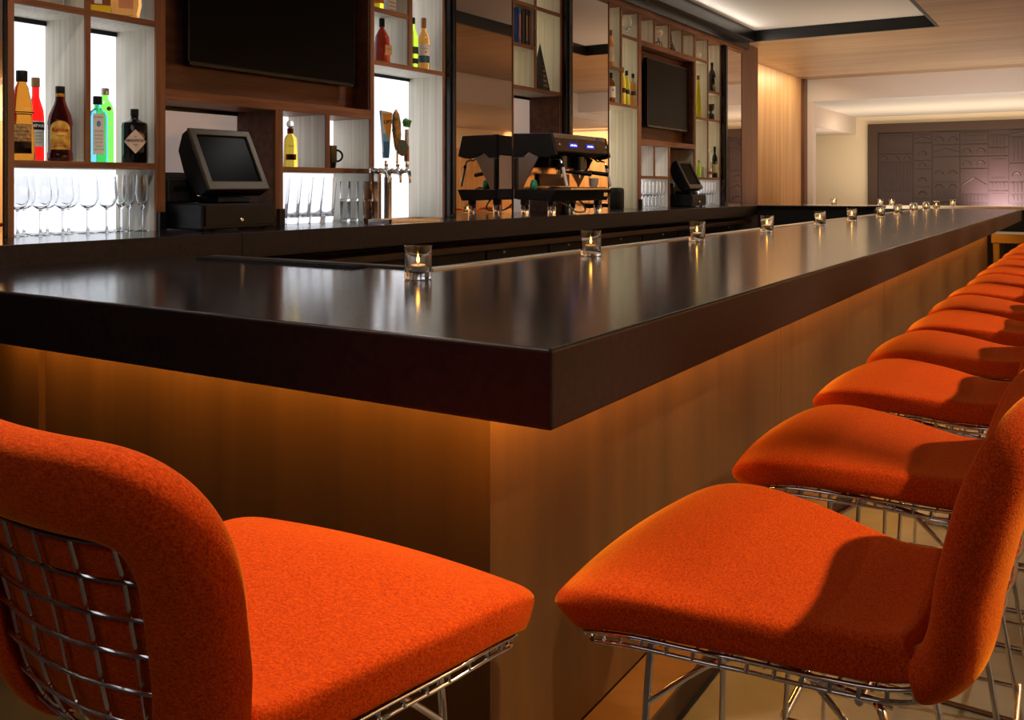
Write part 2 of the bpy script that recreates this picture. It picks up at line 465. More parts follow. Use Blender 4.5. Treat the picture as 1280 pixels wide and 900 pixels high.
t = thing('square_column', 'grey square column rising beyond the brass edged table', 'column', (-.55, 14.6, 0))
bx((-.16, -.16, .08), (.16, .16, 1.12)).build('shaft', 'pinkwhite', t)
bx((-.2, -.2, 0), (.2, .2, .08)).build('base', 'pinkwhite', t)

# ------------------------------------------------------------------ back counter
t = thing('back_counter', 'dark stone back counter running below the shelves', 'counter', (0, 0, 0))
ct = B()
for ob in (ct.box((-3.45, .3, 1.037), (-2.76, 2.478, CT)).build('worktop', 'stone', t, bevel=.003), bx((-3.45, 2.481, 1.037), (-2.76, 9.6, CT)).build('worktop', 'stone', t, bevel=.003)):
    ob.data.materials.append(M['stone_edge'])
    for p in ob.data.polygons:
        if abs(p.normal.z) < .5: p.material_index = 1
bx((-3.45, .3, 0), (-2.98, 9.6, 1.036)).build('carcass', 'matteblack', t)
for k in range(9):
    y0 = 2.30 + k * .72
    fr = bx((-2.98, y0, .12), (-2.955, y0 + .70, .965)).build('door', 'darkcab', t)
    B().tube([(-2.955, y0 + .62, .80), (-2.925, y0 + .62, .80), (-2.925, y0 + .62, .60), (-2.955, y0 + .62, .60)], .006, 6).build('handle', 'steel', fr)
bx((-2.98, 2.3, .966), (-2.80, 8.8, 1.0)).build('rail', 'darkbrown', t, bevel=.003)
for k in range(8):
    B().ball((-2.80, 2.9 + k * .75, .95), .008, 8, 6).build('bolt', 'steel', t)
t = thing('speed_rail', 'steel bottle rail hung on the bartender side of the bar', 'bottle rail', (0, 0, 0))
q = B(); q.box((-1.79, 2.6, .72), (-1.69, 8.8, .74)); q.box((-1.80, 2.6, .72), (-1.79, 8.8, .86)); q.box((-1.69, 2.6, .72), (-1.68, 8.8, .9))
q.build('trough', 'steel', t)
for k in range(5): bx((-1.68, 2.8 + k * 1.6, .80), (-1.62, 2.84 + k * 1.6, .84)).build('bracket', 'darksteel', t)
t = thing('sink_unit', 'steel sink unit in the bar aisle behind the short bar end', 'sink', (0, 0, 0))
q = B(); q.box((-2.4, 2.36, .86), (-1.86, 2.40, .90)); q.box((-2.4, 2.80, .86), (-1.86, 2.84, .90)); q.box((-2.4, 2.36, .86), (-2.36, 2.84, .90)); q.box((-1.90, 2.36, .86), (-1.86, 2.84, .90)); q.box((-2.4, 2.36, .60), (-1.86, 2.84, .62))
q.box((-2.4, 2.36, .6), (-2.39, 2.84, .87)); q.box((-1.87, 2.36, .6), (-1.86, 2.84, .87)); q.box((-2.4, 2.36, .6), (-1.86, 2.37, .87)); q.box((-2.4, 2.83, .6), (-1.86, 2.84, .87))
q.build('basin', 'steel', t)
for px_, py_ in ((-2.37, 2.39), (-1.89, 2.39), (-2.37, 2.81), (-1.89, 2.81)): bx((px_ - .02, py_ - .02, 0), (px_ + .02, py_ + .02, .6)).build('leg', 'steel', t)

# ------------------------------------------------------------------ shelving
XB = -3.415     # front of the luminous back panels
def shelf_unit(label, y0, y1, uprights, shelves, rails, panels, niches, strips=()):
    t = thing('bar_shelf_unit', label, 'shelf unit', (0, 0, 0))
    for (a, b_, z0, z1, kind) in uprights:
        body = 'oakpale' if kind == 'p' else 'walnutv'
        u = bx((XB, a, z0), (SX - .010, b_, z1)).build('upright', body, t)
        bx((SX - .010, a, z0), (SX, b_, z1)).build('front_edge', 'walnutv', u)
    for (z, a, b_) in shelves:
        u = bx((XB, a, z - .024), (SX - .011, b_, z)).build('shelf', 'oakpale', t)
        bx((SX - .011, a, z - .024), (SX - .001, b_, z)).build('front_edge', 'walnut', u)
    for (a, b_, z0, z1) in rails:
        bx((XB, a, z0), (SX, b_, z1)).build('rail', 'walnut', t)
    for (a, b_, z0, z1, m) in panels:
        bx((XB - .02, a, z0), (XB, b_, z1)).build('light_panel' if m.startswith('lit') else 'back_panel', m, t)
    for (a, b_, z0, z1) in niches:
        bx((XB + .01, a, z0), (-3.275, b_, z1)).build('niche_panel', 'walnutdark', t)
    for (a, b_, z) in strips:
        bx((XB + .0005, a, z - .018), (XB + .010, b_, z)).build('panel_trim', 'blackframe', t)
    return t
TOP = 2.72
unit = shelf_unit('tall back-bar shelf unit with bright white panels around the nearer television', 1.8, 4.345,
    [(1.802, 1.824, CT, TOP, 'p'), (2.092, 2.113, 1.404, TOP, 'p'), (2.396, 2.441, CT, TOP, 'p'), (3.035, 3.079, CT, 1.66, 'w'),
     (3.363, 3.388, 1.404, 1.66, 'p'), (3.686, 3.717, CT, TOP, 'p'), (4.002, 4.035, 1.968, TOP, 'p'), (4.322, 4.336, CT, TOP, 'p')],
    [(1.404, 1.824, 2.396), (1.968, 1.824, 2.396), (1.404, 3.079, 3.686), (1.968, 3.717, 4.322), (2.243, 3.717, 4.002), (2.515, 1.824, 2.396), (2.515, 4.035, 4.322)],
    [(2.441, 3.686, 1.66, 1.705), (2.441, 3.686, 2.47, 2.515)],
    [(1.80, 2.41, CT, TOP, 'lit'), (2.43, 3.05, CT, 1.66, 'litdim'), (3.05, 3.70, CT, 1.66, 'lit'), (3.70, 4.34, CT, TOP, 'lit'), (2.43, 3.70, 1.66, TOP, 'walnutdark')],
    [(2.441, 3.686, 1.705, 2.47)], [(1.824, 2.396, 1.944), (2.441, 3.035, 1.66), (3.717, 4.322, 1.944)])
bx((-3.275, 2.441, 1.705), (SX - .012, 2.447, 2.47)).build('niche_side', 'walnutdark', unit)
bx((-3.275, 3.680, 1.705), (SX - .012, 3.686, 2.47)).build('niche_side', 'walnutdark', unit)
bx((-3.40, 3.029, CT), (SX - .012, 3.035, 1.66)).build('bay_side', 'walnutdark', unit)
for yy in (2.40, 3.688, 3.04): bx((SX, yy, CT), (SX + .02, yy + .032, CT + .075)).build('foot_block', 'black', unit)
unit = shelf_unit('narrow shelf bay above the coffee machine between two bronze mirrors', 5.06, 5.72,
    [(5.066, 5.078, CT, TOP, 'p'), (5.346, 5.368, 1.968, TOP, 'p'), (5.70, 5.718, CT, TOP, 'p')],
    [(1.968, 5.078, 5.70), (2.243, 5.078, 5.346), (2.515, 5.078, 5.346), (2.515, 5.368, 5.70)], [],
    [(5.07, 5.71, 1.968, TOP, 'litgreen'), (5.07, 5.71, CT, 1.968, 'litdim')], [], [(5.078, 5.70, 1.944)])
bx((-3.41, 5.692, CT), (SX - .012, 5.70, 1.943)).build('bay_side', 'walnutdark', unit)
unit = shelf_unit('far back-bar shelf unit with dimmer panels around the further television', 6.45, 8.965,
    [(6.452, 6.466, CT, TOP, 'p'), (6.662, 6.690, 1.968, TOP, 'p'), (6.994, 7.055, CT, TOP, 'p'), (7.318, 7.338, 1.404, 1.66, 'p'), (7.631, 7.665, CT, 1.66, 'p'),
     (7.318, 7.345, 2.515, TOP, 'p'), (7.631, 7.660, 2.515, TOP, 'p'), (7.946, 7.970, 2.515, TOP, 'p'),
     (8.241, 8.282, CT, TOP, 'p'), (8.600, 8.618, 1.404, TOP, 'p'), (8.950, 8.965, CT, TOP, 'p')],
    [(2.243, 6.466, 6.662), (1.968, 6.466, 6.994), (2.515, 6.690, 6.994), (1.404, 7.055, 7.631), (2.515, 8.282, 8.600), (1.968, 8.282, 8.950), (2.243, 8.618, 8.950), (1.404, 8.282, 8.950)],
    [(7.055, 8.241, 1.66, 1.705), (7.055, 8.241, 2.47, 2.515)],
    [(6.45, 7.02, 1.968, TOP, 'litgreen'), (6.45, 7.02, CT, 1.968, 'litgreen'), (7.02, 7.65, CT, 1.66, 'lit'), (7.65, 8.26, CT, 1.66, 'walnutdark'), (8.26, 8.96, CT, 1.404, 'lit'), (8.26, 8.96, 1.404, TOP, 'litgreen'), (7.02, 8.26, 2.515, TOP, 'litgreen'), (7.02, 8.26, 1.66, 2.515, 'walnutdark')],
    [(7.055, 8.241, 1.705, 2.47)])
bx((-3.275, 7.055, 1.705), (SX - .012, 7.061, 2.47)).build('niche_side', 'walnutdark', unit)
bx((-3.275, 8.235, 1.705), (SX - .012, 8.241, 2.47)).build('niche_side', 'walnutdark', unit)
bx((SX, 7.0, CT), (SX + .02, 7.035, CT + .075)).build('foot_block', 'black', unit)

for y0, y1, lab in ((1.0, 1.786, 'bronze mirror panel at the left edge beside the bottle shelves'), (4.400, 5.062, 'tall bronze mirror panel right of the beer tap, reflecting the coffee machine'),
                    (5.812, 6.448, 'tall bronze mirror panel behind the right half of the coffee machine'), (9.09, 9.60, 'narrow bronze mirror panel beside the dark timber pillar')):
    t = thing('mirror_panel', lab, 'mirror', (SX, (y0 + y1) / 2, CT)); hw = (y1 - y0) / 2
    bx((-.02, -hw, 0), (-.004, hw, TOP - CT)).build('mirror_glass', 'mirror', t)
    bx((-.04, -hw, 0), (-.0205, hw, TOP - CT)).build('backing', 'black', t)
for y0, y1, lab in ((1.787, 1.801, 'thin black steel post left of the bottle shelves'), (4.337, 4.399, 'black steel post between the beer tap bay and the mirror'), (5.72, 5.811, 'black steel post right of the shelf with the pyramid'), (8.967, 9.07, 'black steel post at the far end of the shelves')):
    t = thing('steel_post', lab, 'post', (SX, (y0 + y1) / 2, CT)); hw = (y1 - y0) / 2
    bx((-.06, -hw, 0), (.035 if hw > .02 else .001, hw, TOP - CT)).build('post', 'blackframe', t, bevel=.003)
    if hw > .02:
        bx((.035, -hw * .5, .02), (.045, -hw * .1, TOP - CT)).build('rail_strip', 'darksteel', t)

# ------------------------------------------------------------------ televisions
def tv(y0, y1, z0, z1, lab):
    t = thing('television', lab, 'television', (-3.2, (y0 + y1) / 2, z0)); hw = (y1 - y0) / 2; h = z1 - z0
    bx((-.035, -hw, 0), (-.004, hw, h)).build('casing', 'black', t, bevel=.004)
    bx((-.006, -hw + .008, .016), (0, hw - .008, h - .008)).build('screen', 'screen', t)
    fr = B(); fr.box((-.004, -hw, 0), (.002, hw, .014)); fr.box((-.004, -hw, h - .007), (.002, hw, h)); fr.box((-.004, -hw, 0), (.002, -hw + .007, h)); fr.box((-.004, hw - .007, 0), (.002, hw, h))
    fr.build('frame', 'blackframe', t)
    bx((-.074, -.2, h * .3), (-.0355, .2, h * .7)).build('wall_bracket', 'darksteel', t)
tv(2.582, 3.609, 1.82, 2.41, 'large black switched-off television in the nearer walnut niche')
tv(7.262, 8.19, 1.82, 2.40, 'black switched-off television in the further walnut niche')

# ------------------------------------------------------------------ bottles
FACE = {}
def cyl_fn(r, zc, sx=1.0):
    def f(x, y, o): a = x / r; return ((r + .0006 + o) * cos(a), (r + .0006 + o) * sin(a), zc + y)
    return f
def flat_fn(xf, zc, yc=0.0):
    return lambda x, y, o: (xf + .0006 + o, yc + x, zc + y)
def cyl_label(r, half, z0, z1, arch=0.0, n=14):
    b = B(); vs = []; fs = []
    for j, rr in enumerate((r + .0001, r + .0007)):
        for i in range(n + 1):
            a = -half + 2 * half * i / n; up = arch * (1 - (abs(a) / half) ** 2) ** .5 if arch else 0
            vs.append((rr * cos(a), rr * sin(a), z0)); vs.append((rr * cos(a), rr * sin(a), z1 + up))
    m = (n + 1) * 2
    for i in range(n):
        fs.append((m + 2 * i, m + 2 * i + 2, m + 2 * i + 3, m + 2 * i + 1)); fs.append((2 * i, 2 * i + 1, 2 * i + 3, 2 * i + 2))
        fs.append((2 * i + 1, m + 2 * i + 1, m + 2 * i + 3, 2 * i + 3)); fs.append((2 * i, 2 * i + 2, m + 2 * i + 2, m + 2 * i))
    fs.append((0, m, m + 1, 1)); fs.append((2 * n, 2 * n + 1, m + 2 * n + 1, m + 2 * n))
    return b.add(vs, fs)
def bottle(label, x, y, z, prof, m, cap=None, capm='black', rz=-32, sx=1, sy=1, pw=2, cat='bottle', n=28):
    t = thing('liquor_bottle', label, cat, (x, y, z + .0008), radians(rz))
    pf = [(0, 0)] + [(r, zz) for r, zz in prof] + [(0, prof[-1][1])]
    B().lathe(pf, n, sx=sx, sy=sy, pw=pw).build('bottle_body', m, t, smooth=True, angle=50)
    if cap:
        r, z0, z1 = cap
        B().lathe([(0, z0 + .0004), (r * .96, z0 + .0004), (r, z0 + .003), (r, z1 - .003), (r * .93, z1), (0, z1)], 20).build('cap', capm, t, smooth=True)
    return t
amber = glassm('amber_liqueur', (.45, .16, .015)); redg = glassm('red_aperitif', (.95, .012, .008)); dkbrown = glassm('dark_coffee_liqueur', (.07, .006, .004))
blueg = glassm('pale_blue_glass', (.18, .66, .90)); greeng = glassm('bright_green_glass', (.22, .85, .10)); blackg = mat('dark_apothecary_glass', '#120c09', .08)
gold = glassm('golden_spirit', (.95, .62, .08)); cognac = glassm('cognac', (.2, .014, .004)); yellowg = glassm('yellow_spirit', (.95, .85, .05)); limeg = glassm('lime_glass', (.55, .85, .05)); paleamber = glassm('pale_whisky', (.92, .44, .09)); clearliq = glassm('clear_spirit', (.96, .97, .95)); oliveg = glassm('olive_glass', (.35, .42, .04))
# 1 tall amber liqueur shaped like a robe
t = bottle('tall amber liqueur bottle with black cap, leftmost on the bottle shelf', -3.265, 1.912, 1.404,
    [(.040, .0), (.044, .006), (.040, .10), (.033, .165), (.037, .175), (.034, .20), (.022, .262), (.016, .275), (.015, .285)], amber, (.019, .282, .322), 'black')
cyl_label(.0405, .9, .025, .13).build('label', grain(mat('aged_label', '#b78a4c', .7), '#9a6c34', '#c9a263', (90, 90, 90)), t)
for k in range(7): text_part('antica ricetta' if k % 2 else 'liquore', .011, 'ink', t, cyl_fn(.0413, .118 - k * .013))
b_ = B(); b_.tube([(.0390 * cos(a), .0390 * sin(a), .172) for a in [2 * pi * i / 24 for i in range(24)]], .002, 6, True); b_.build('cord', 'ink', t)
# 2 red aperitif
t = bottle('red aperitif bottle with brown cap, behind the amber bottle on the left', -3.345, 2.012, 1.404,
    [(.027, 0), (.029, .005), (.029, .165), (.027, .19), (.014, .235), (.0125, .245), (.0125, .285)], redg, (.0145, .277, .312), mat('brown_cap', '#8a6a44', .5))
cyl_label(.029, 1.35, .055, .150).build('label', 'paper', t)
cyl_label(.0298, 1.35, .118, .146).build('label_band', 'ink', t)
text_part('CAMPARI', .0165, 'inkwhite', t, cyl_fn(.0306, .132), bold=True)
for k in range(4): text_part('liquore aperitivo', .007, 'ink', t, cyl_fn(.0298, .107 - k * .012))
# 3 coffee liqueur
t = bottle('dark coffee liqueur bottle with yellow arched label, black cap', -3.245, 2.046, 1.404,
    [(.041, 0), (.0435, .006), (.0435, .03), (.041, .036), (.0405, .04), (.0405, .125), (.043, .14), (.038, .17), (.022, .21), (.0175, .225), (.016, .25)], dkbrown, (.0165, .249, .277), 'black')
cyl_label(.0436, .86, .043, .115, .033).build('label', grain(mat('yellow_label', '#d8982a', .6), '#b46a1c', '#ecc050', (25, 25, 25)), t)
text_part('Kahlua', .021, 'inkred', t, cyl_fn(.0448, .115), bold=True)
text_part('LICOR DE CAFE', .0068, 'ink', t, cyl_fn(.0448, .055)); text_part('original', .008, 'ink', t, cyl_fn(.0448, .094))
B().lathe([(.0172, .238), (.0176, .239), (.0176, .249), (.0172, .25)], 20).build('neck_foil', 'inkgold', t)
# 4 pale blue gin (flat sided)
t = bottle('pale blue square gin bottle with black cap, in front of the green bottle', -3.255, 2.205, 1.404,
    [(.043, 0), (.0445, .006), (.0445, .172), (.040, .19), (.018, .204), (.0135, .21), (.0135, .228)], blueg, (.0165, .222, .254), 'black', rz=-32, sx=.72, sy=.82, pw=5)
bx((.0326, -.017, .030), (.0334, .023, .186)).build('label', 'paper', t)
text_part('BOMBAY', .0085, 'inkgold', t, flat_fn(.0336, .172, .003), bold=True); text_part('SAPPHIRE', .0072, 'inkgold', t, flat_fn(.0336, .119, .003), bold=True)
b_ = B(); b_.ball((.0338, .003, .147), .010, 10, 6, (.08, .8, 1.2)); b_.build('portrait_medallion', mat('blue_medallion', '#5f8fb0', .6), t)
for k, ww in enumerate(('DISTILLED', 'LONDON', 'DRY GIN', 'imported', 'vapour infused')): text_part(ww, .0062, 'ink', t, flat_fn(.0336, .103 - k * .0135, .003))
# 5 green gin
t = bottle('bright green gin bottle with silver cap, behind the pale blue bottle', -3.335, 2.292, 1.404,
    [(.035, 0), (.037, .006), (.037, .20), (.033, .225), (.016, .252), (.0135, .26), (.0135, .28)], greeng, (.0155, .270, .297), 'steel', sx=.8, sy=.86, pw=4)
b_ = B(); b_.lathe([(0, 0), (.0085, 0), (.0085, .002), (0, .003)], 18); b_.xf(Matrix.Translation((.0300, .013, .215)) @ Matrix.Rotation(pi / 2, 4, 'Y')); b_.build('wax_seal', mat('red_seal', '#7a2a1c', .5), t)
# 6 dark apothecary gin
t = bottle('squat black gin bottle with pink diamond label on the right of the shelf', -3.208, 2.334, 1.404,
    [(.046, 0), (.0485, .005), (.0485, .145), (.046, .157), (.020, .168), (.0145, .174), (.0145, .19)], blackg, (.0155, .184, .212), 'black', n=40)
b_ = B(); vs = []; N = 16
for i in range(N + 1):
    u = -1 + 2 * i / N; a = u * .92; hh = .047 * (1 - abs(u))
    vs += [(.0491 * cos(a), .0491 * sin(a), .083 - hh), (.0491 * cos(a), .0491 * sin(a), .083 + hh)]
b_.add(vs, [(2 * i, 2 * i + 2, 2 * i + 3, 2 * i + 1) for i in range(N)])
b_.build('label', mat('pink_diamond_label', '#dcbfa6', .7), t)
text_part("HENDRICK'S", .0135, 'ink', t, cyl_fn(.0496, .086), bold=True); text_part('GIN', .009, 'ink', t, cyl_fn(.0496, .070)); text_part('EST', .006, 'ink', t, cyl_fn(.0496, .101))
b_ = B(); b_.lathe([(0, .0), (.004, .002), (.004, .12), (0, .122)], 8, c=(.0, -.0455)); 
# upper shelf things
t = thing('spirit_box', 'yellow and dark boxed bottle on the upper shelf above the blue bottle', 'box', (-3.25, 2.205, 1.9685), radians(-32))
bx((-.035, -.042, 0), (.035, .042, .2)).build('carton', mat('amber_carton', '#8a4a14', .4), t, bevel=.002)
bx((-.0356, -.0426, .004), (.0356, .0426, .035)).build('yellow_base', mat('yellow_band', '#f0c400', .4), t)
bx((.0352, -.015, .04), (.0362, .012, .16)).build('front_stripe', 'inkwhite', t)
t = thing('decanter', 'cut crystal decanter of amber spirit at the right end of the upper shelf', 'decanter', (-3.255, 2.325, 1.9685), radians(-32))
B().lathe([(0, 0), (.042, 0), (.052, .012), (.062, .06), (.060, .10), (.045, .14), (.018, .165), (.016, .21), (0, .21)], 20, sx=.75, pw=2.6).build('body', glassm('amber_crystal', (.95, .42, .12), .05), t)
b_ = B()
for i in range(9): b_.ball((.040 * .85, -.04 + i * .01, .012), .005, 6, 4)
b_.build('cut_beads', M['glass'], t)
bx((.0458, -.026, .04), (.0468, .026, .10)).build('label', mat('peach_label', '#e8a070', .6), t)
B().ball((0, 0, .23), .022, 12, 8).build('stopper', 'glass', t)
t = thing('gift_box', 'silver grey gift box on the upper shelf at the left', 'box', (-3.31, 2.02, 1.9685), radians(-8))
bx((-.05, -.055, 0), (.05, .055, .18)).build('carton', mat('silver_carton', '#c9c6c0', .4, .3), t, bevel=.002)
bx((.0503, -.05, .02), (.0508, .05, .05)).build('band', mat('grey_band', '#9a968e', .5), t)
# tequila bottle in small cell
t = bottle('golden tequila bottle with red neck in the small cell by the till', -3.262, 3.225, 1.404,
    [(.037, 0), (.040, .006), (.036, .12), (.033, .140), (.016, .158), (.013, .165), (.013, .185)], glassm('golden_tequila', (1.0, .72, .10)), None, rz=-38, sx=.85, sy=.85, pw=4)
B().lathe([(.0142, .160), (.0150, .162), (.0150, .182), (.0142, .186)], 18).build('neck_band', mat('maroon_band', '#7a1f22', .5), t)
B().ball((0, 0, .205), .019, 12, 8).build('stopper', 'glass', t)
bx((.0307, -.024, .035), (.0322, .024, .062)).build('label', mat('rust_label', '#a8502c', .6), t)
t_ = text_part('GOLD', .012, 'ink', t, flat_fn(.0315, .10)); 
# mug
t = thing('mug', 'glossy black mug with handle in the small shelf cell', 'mug', (-3.245, 3.475, 1.4048), radians(-32))
B().lathe([(0, 0), (.029, 0), (.032, .004), (.037, .035), (.037, .112), (.034, .112), (.033, .012), (0, .010)], 28).build('cup', mat('black_glaze', '#09090a', .12), t, smooth=True)
B().tube([(0, .036 + .030 * sin(a) * 1.0, .062 + .028 * cos(a)) for a in [pi * i / 12 for i in range(13)]], .0055, 8).build('handle', mat('black_glaze_handle', '#09090a', .12), t, smooth=True)
# upper right shelf of the tap bay
t = bottle('cognac bottle with dark cap and peach label above the beer taps', -3.25, 3.885, 1.968,
    [(.046, 0), (.0485, .006), (.047, .10), (.043, .145), (.022, .180), (.0145, .190), (.0135, .205)], cognac, (.0155, .198, .245), 'black', sy=.9, n=28)
bx((.0475, .004, .045), (.0483, .040, .098)).build('label', mat('peach_paper', '#d89a5e', .7), t)
text_part('COGNAC', .0075, 'ink', t, flat_fn(.0484, .076, .022))
t = bottle('slim green whisky bottle half hidden by the shelf divider', -3.25, 4.150, 1.968,
    [(.030, 0), (.032, .005), (.032, .175), (.028, .195), (.0145, .225), (.0135, .24), (.0135, .265)], limeg, (.0150, .255, .29), 'black')
cyl_label(.0323, 1.2, .03, .06).build('label', 'ink', t); cyl_label(.0323, 1.2, .085, .125).build('label', mat('dark_green_label', '#2a2c14', .6), t)
t = bottle('golden single malt bottle with cream and teal label above the tap bay', -3.245, 4.245, 1.968,
    [(.031, 0), (.034, .006), (.034, .17), (.031, .195), (.0165, .222), (.0145, .23), (.0145, .25)], paleamber, (.0155, .246, .302), mat('tan_capsule', '#a06c40', .5))
cyl_label(.0342, 1.3, .045, .085).build('label_base', mat('teal_label', '#2c4a50', .6), t); cyl_label(.0342, 1.3, .0855, .150).build('label', mat('cream_label', '#dcc8b4', .7), t)
text_part('single malt', .0075, 'ink', t, cyl_fn(.0349, .125)); b_ = B(); b_.ball((.0352, 0, .105), .005, 8, 5, (.1, 1, 1)); b_.build('crest', 'inkred', t)
t = bottle('yellow spirit bottle on the top shelf above the cognac bottle', -3.26, 3.865, 2.243,
    [(.030, 0), (.032, .006), (.032, .17), (.015, .21), (.0135, .25)], yellowg, (.015, .245, .28), 'black')
cyl_label(.0323, 1.3, .045, .12).build('label', mat('orange_label', '#c0701c', .6), t)
t = thing('white_carton', 'white printed carton on the top shelf right of the yellow bottle', 'box', (-3.27, 3.95, 2.2435), 0)
bx((-.04, -.03, 0), (.04, .03, .22)).build('carton', mat('white_card', '#dcd6cc', .7), t, bevel=.001)
for k in range(3): bx((.0402, -.026, .02 + k * .02), (.0406, .026, .028 + k * .02)).build('printed_line', mat('grey_print', '#a59c92', .7), t)

# shelf bay B : books and pyramid
for k, (yy, th, h, c, lab) in enumerate(((5.185, .042, .232, '#2a5fb0', 'blue covered hardback book, leftmost of the books above the coffee machine'), (5.232, .040, .228, '#15161a', 'black book leaning beside the blue hardback'),
                                     (5.274, .028, .236, '#1d1e22', 'black book with a pale spine strip in the middle of the book row'), (5.306, .026, .236, '#2b1e1c', 'dark brown book at the right end of the book row'))):
    t = thing('book', lab, 'book', (-3.18, yy, 2.2438), 0, 'books above the coffee machine')
    lean = .0
    cv = B(); cv.box((-.17, -th / 2, 0), (0, -th / 2 + .003, h)); cv.box((-.17, th / 2 - .003, 0), (0, th / 2, h)); cv.box((-.003, -th / 2, 0), (0, th / 2, h))
    cv.build('cover', mat('book_cover_%d' % k, c, .5), t)
    bx((-.165, -th / 2 + .0035, .004), (-.0035, th / 2 - .0035, h - .004)).build('pages', 'paper', t)
    if k != 1: bx((.0002, -th * .2, .03), (.0008, th * .2, h - .04)).build('spine_print', mat('spine_print_%d' % k, ('#c8683a', '#888', '#b8b0a8', '#8a3a30')[k] if k else '#c8683a', .6), t)
t = thing('pyramid', 'tall black pyramid ornament with lettered side on the shelf right of the books', 'ornament', (-3.245, 5.555, 1.9685), 0)
b_ = B(); hw = .052; b_.add([(-hw, -hw, 0), (hw, -hw, 0), (hw, hw, 0), (-hw, hw, 0), (0, 0, .335)], [(3, 2, 1, 0), (0, 1, 4), (1, 2, 4), (2, 3, 4), (3, 0, 4)])
b_.build('body', mat('black_lacquer', '#110d0c', .3), t)
def pyr_fn(zc):
    def f(x, y, o):
        z = zc + y; q = hw * (1 - z / .335); return (q + .0008 + o, x, z)
    return f
for k, (ch, s) in enumerate((('OTEL', .024), ('BAR', .026), ('LA', .026), ('ON', .022), ('I', .02), ('I', .016))):
    text_part(ch, s, mat('pale_print_%d' % k, '#b8a690', .5), t, pyr_fn(.035 + k * .034))

# right shelf unit bottles and ornaments
t = bottle('slim amber bottle with white label high in the far shelf unit', -3.2, 6.565, 2.243, [(.026, 0), (.0275, .005), (.0275, .17), (.0135, .205), (.012, .215), (.012, .25)], glassm('rose_whisky', (.8, .3, .1)), (.0135, .245, .285), mat('brown_cork', '#6b4c2a', .6))
cyl_label(.0278, 1.4, .04, .155).build('label', 'paper', t)
t = bottle('stout dark whisky bottle with cream label below the slim amber bottle', -3.2, 6.56, 1.968, [(.036, 0), (.038, .005), (.038, .14), (.034, .16), (.016, .175), (.014, .18), (.014, .195)], glassm('dark_whisky', (.35, .10, .03)), (.018, .188, .228), 'black')
cyl_label(.0382, 1.2, .035, .12).build('label', 'paper', t); text_part('XII', .02, 'ink', t, cyl_fn(.039, .092))
for (yy, xx, h, m, lab, capm) in ((6.815, -3.215, .298, 'a', 'golden bottle with brown cork, left of three beside the far television', mat('cork_a', '#8a6a3a', .6)), (6.888, -3.215, .28, 'b', 'yellow bottle with dark cap, middle of three beside the far television', 'black'), (6.955, -3.190, .262, 'c', 'amber bottle with slanted label, right of three beside the far television', 'black')):
    mm = {'a': gold, 'b': yellowg, 'c': paleamber}[m]
    t = bottle(lab, xx, yy, 1.968, [(.022, 0), (.0235, .005), (.0235, h * .62), (.020, h * .7), (.0105, h * .78), (.0105, h * .9)], mm, (.0120, h * .86, h), capm)
    cyl_label(.0237, 1.3, h * .32, h * .45).build('label', mat('slant_label_' + m, '#3a1c14', .6), t)
def goblet(name, label, x, y, z, prof, cat='glass', m='glass', group=None, n=28):
    o = B().lathe(prof, n).build(name, m, smooth=True, angle=60)
    o.location = (x, y, z + .0006); return tag(o, label, cat, group)
goblet('snifter', 'large clear snifter glass in the top cell left of the far television', -3.22, 6.90, 2.515, [(0, 0), (.034, 0), (.036, .004), (.007, .010), (.006, .06), (.030, .075), (.045, .105), (.046, .13), (.034, .18), (.032, .18), (.043, .13), (.042, .106), (.028, .08), (0, .074)])
t = thing('globe_ornament', 'white globe on a dark curled wire stand in the top shelf cell', 'ornament', (-3.21, 7.52, 2.5155), 0)
B().ball((0, 0, .125), .040, 20, 14).build('globe', mat('white_globe', '#f0ede4', .3), t, smooth=True)
cv = B(); cv.tube([(.0, .035 * cos(a), .004 + .05 * sin(a)) for a in [pi * i / 12 for i in range(13)]], .004, 6); cv.tube([(.035 * cos(a), 0, .004 + .05 * sin(a)) for a in [pi * i / 12 for i in range(13)]], .004, 6); cv.tube([(0, 0, .052), (0, .0, .088)], .005, 6)
cv.build('wire_stand', 'darksteel', t)
t = thing('lattice_tower', 'dark lattice tower ornament in the top cell above the far television', 'ornament', (-3.225, 7.80, 2.5155), 0)
cv = B()
for sx_, sy_ in ((-1, -1), (1, -1), (1, 1), (-1, 1)):
    cv.tube([(sx_ * .040, sy_ * .040, .004), (sx_ * .018, sy_ * .018, .085), (sx_ * .007, sy_ * .007, .17), (0, 0, .198)], .0045, 6)
for z_, q in ((.03, .034), (.06, .026), (.085, .018), (.115, .0135), (.145, .010)):
    cv.tube([(-q, -q, z_), (q, -q, z_), (q, q, z_), (-q, q, z_)], .0035, 5, True)
for sg in (-1, 1):
    cv.tube([(sg * .038, -.038, .006), (sg * .026, .026, .06)], .003, 5); cv.tube([(sg * .038, .038, .006), (sg * .026, -.026, .06)], .003, 5)
    cv.tube([(-.038, sg * .038, .006), (.026, sg * .026, .06)], .003, 5); cv.tube([(.038, sg * .038, .006), (-.026, sg * .026, .06)], .003, 5)
cv.build('lattice', 'darksteel', t)
bx((-.05, -.05, 0), (.05, .05, .005)).build('base', 'darksteel', t)
o = B().lathe([(0, 0), (.02, 0), (.022, .004), (.04, .03), (.045, .06), (.042, .06), (.037, .032), (.016, .010), (0, .009)], 24).build('bowl', mat('white_porcelain', '#efece2', .25), smooth=True)
o.location = (-3.21, 8.44, 2.5156); tag(o, 'small white bowl in the top cell right of the far television', 'bowl')
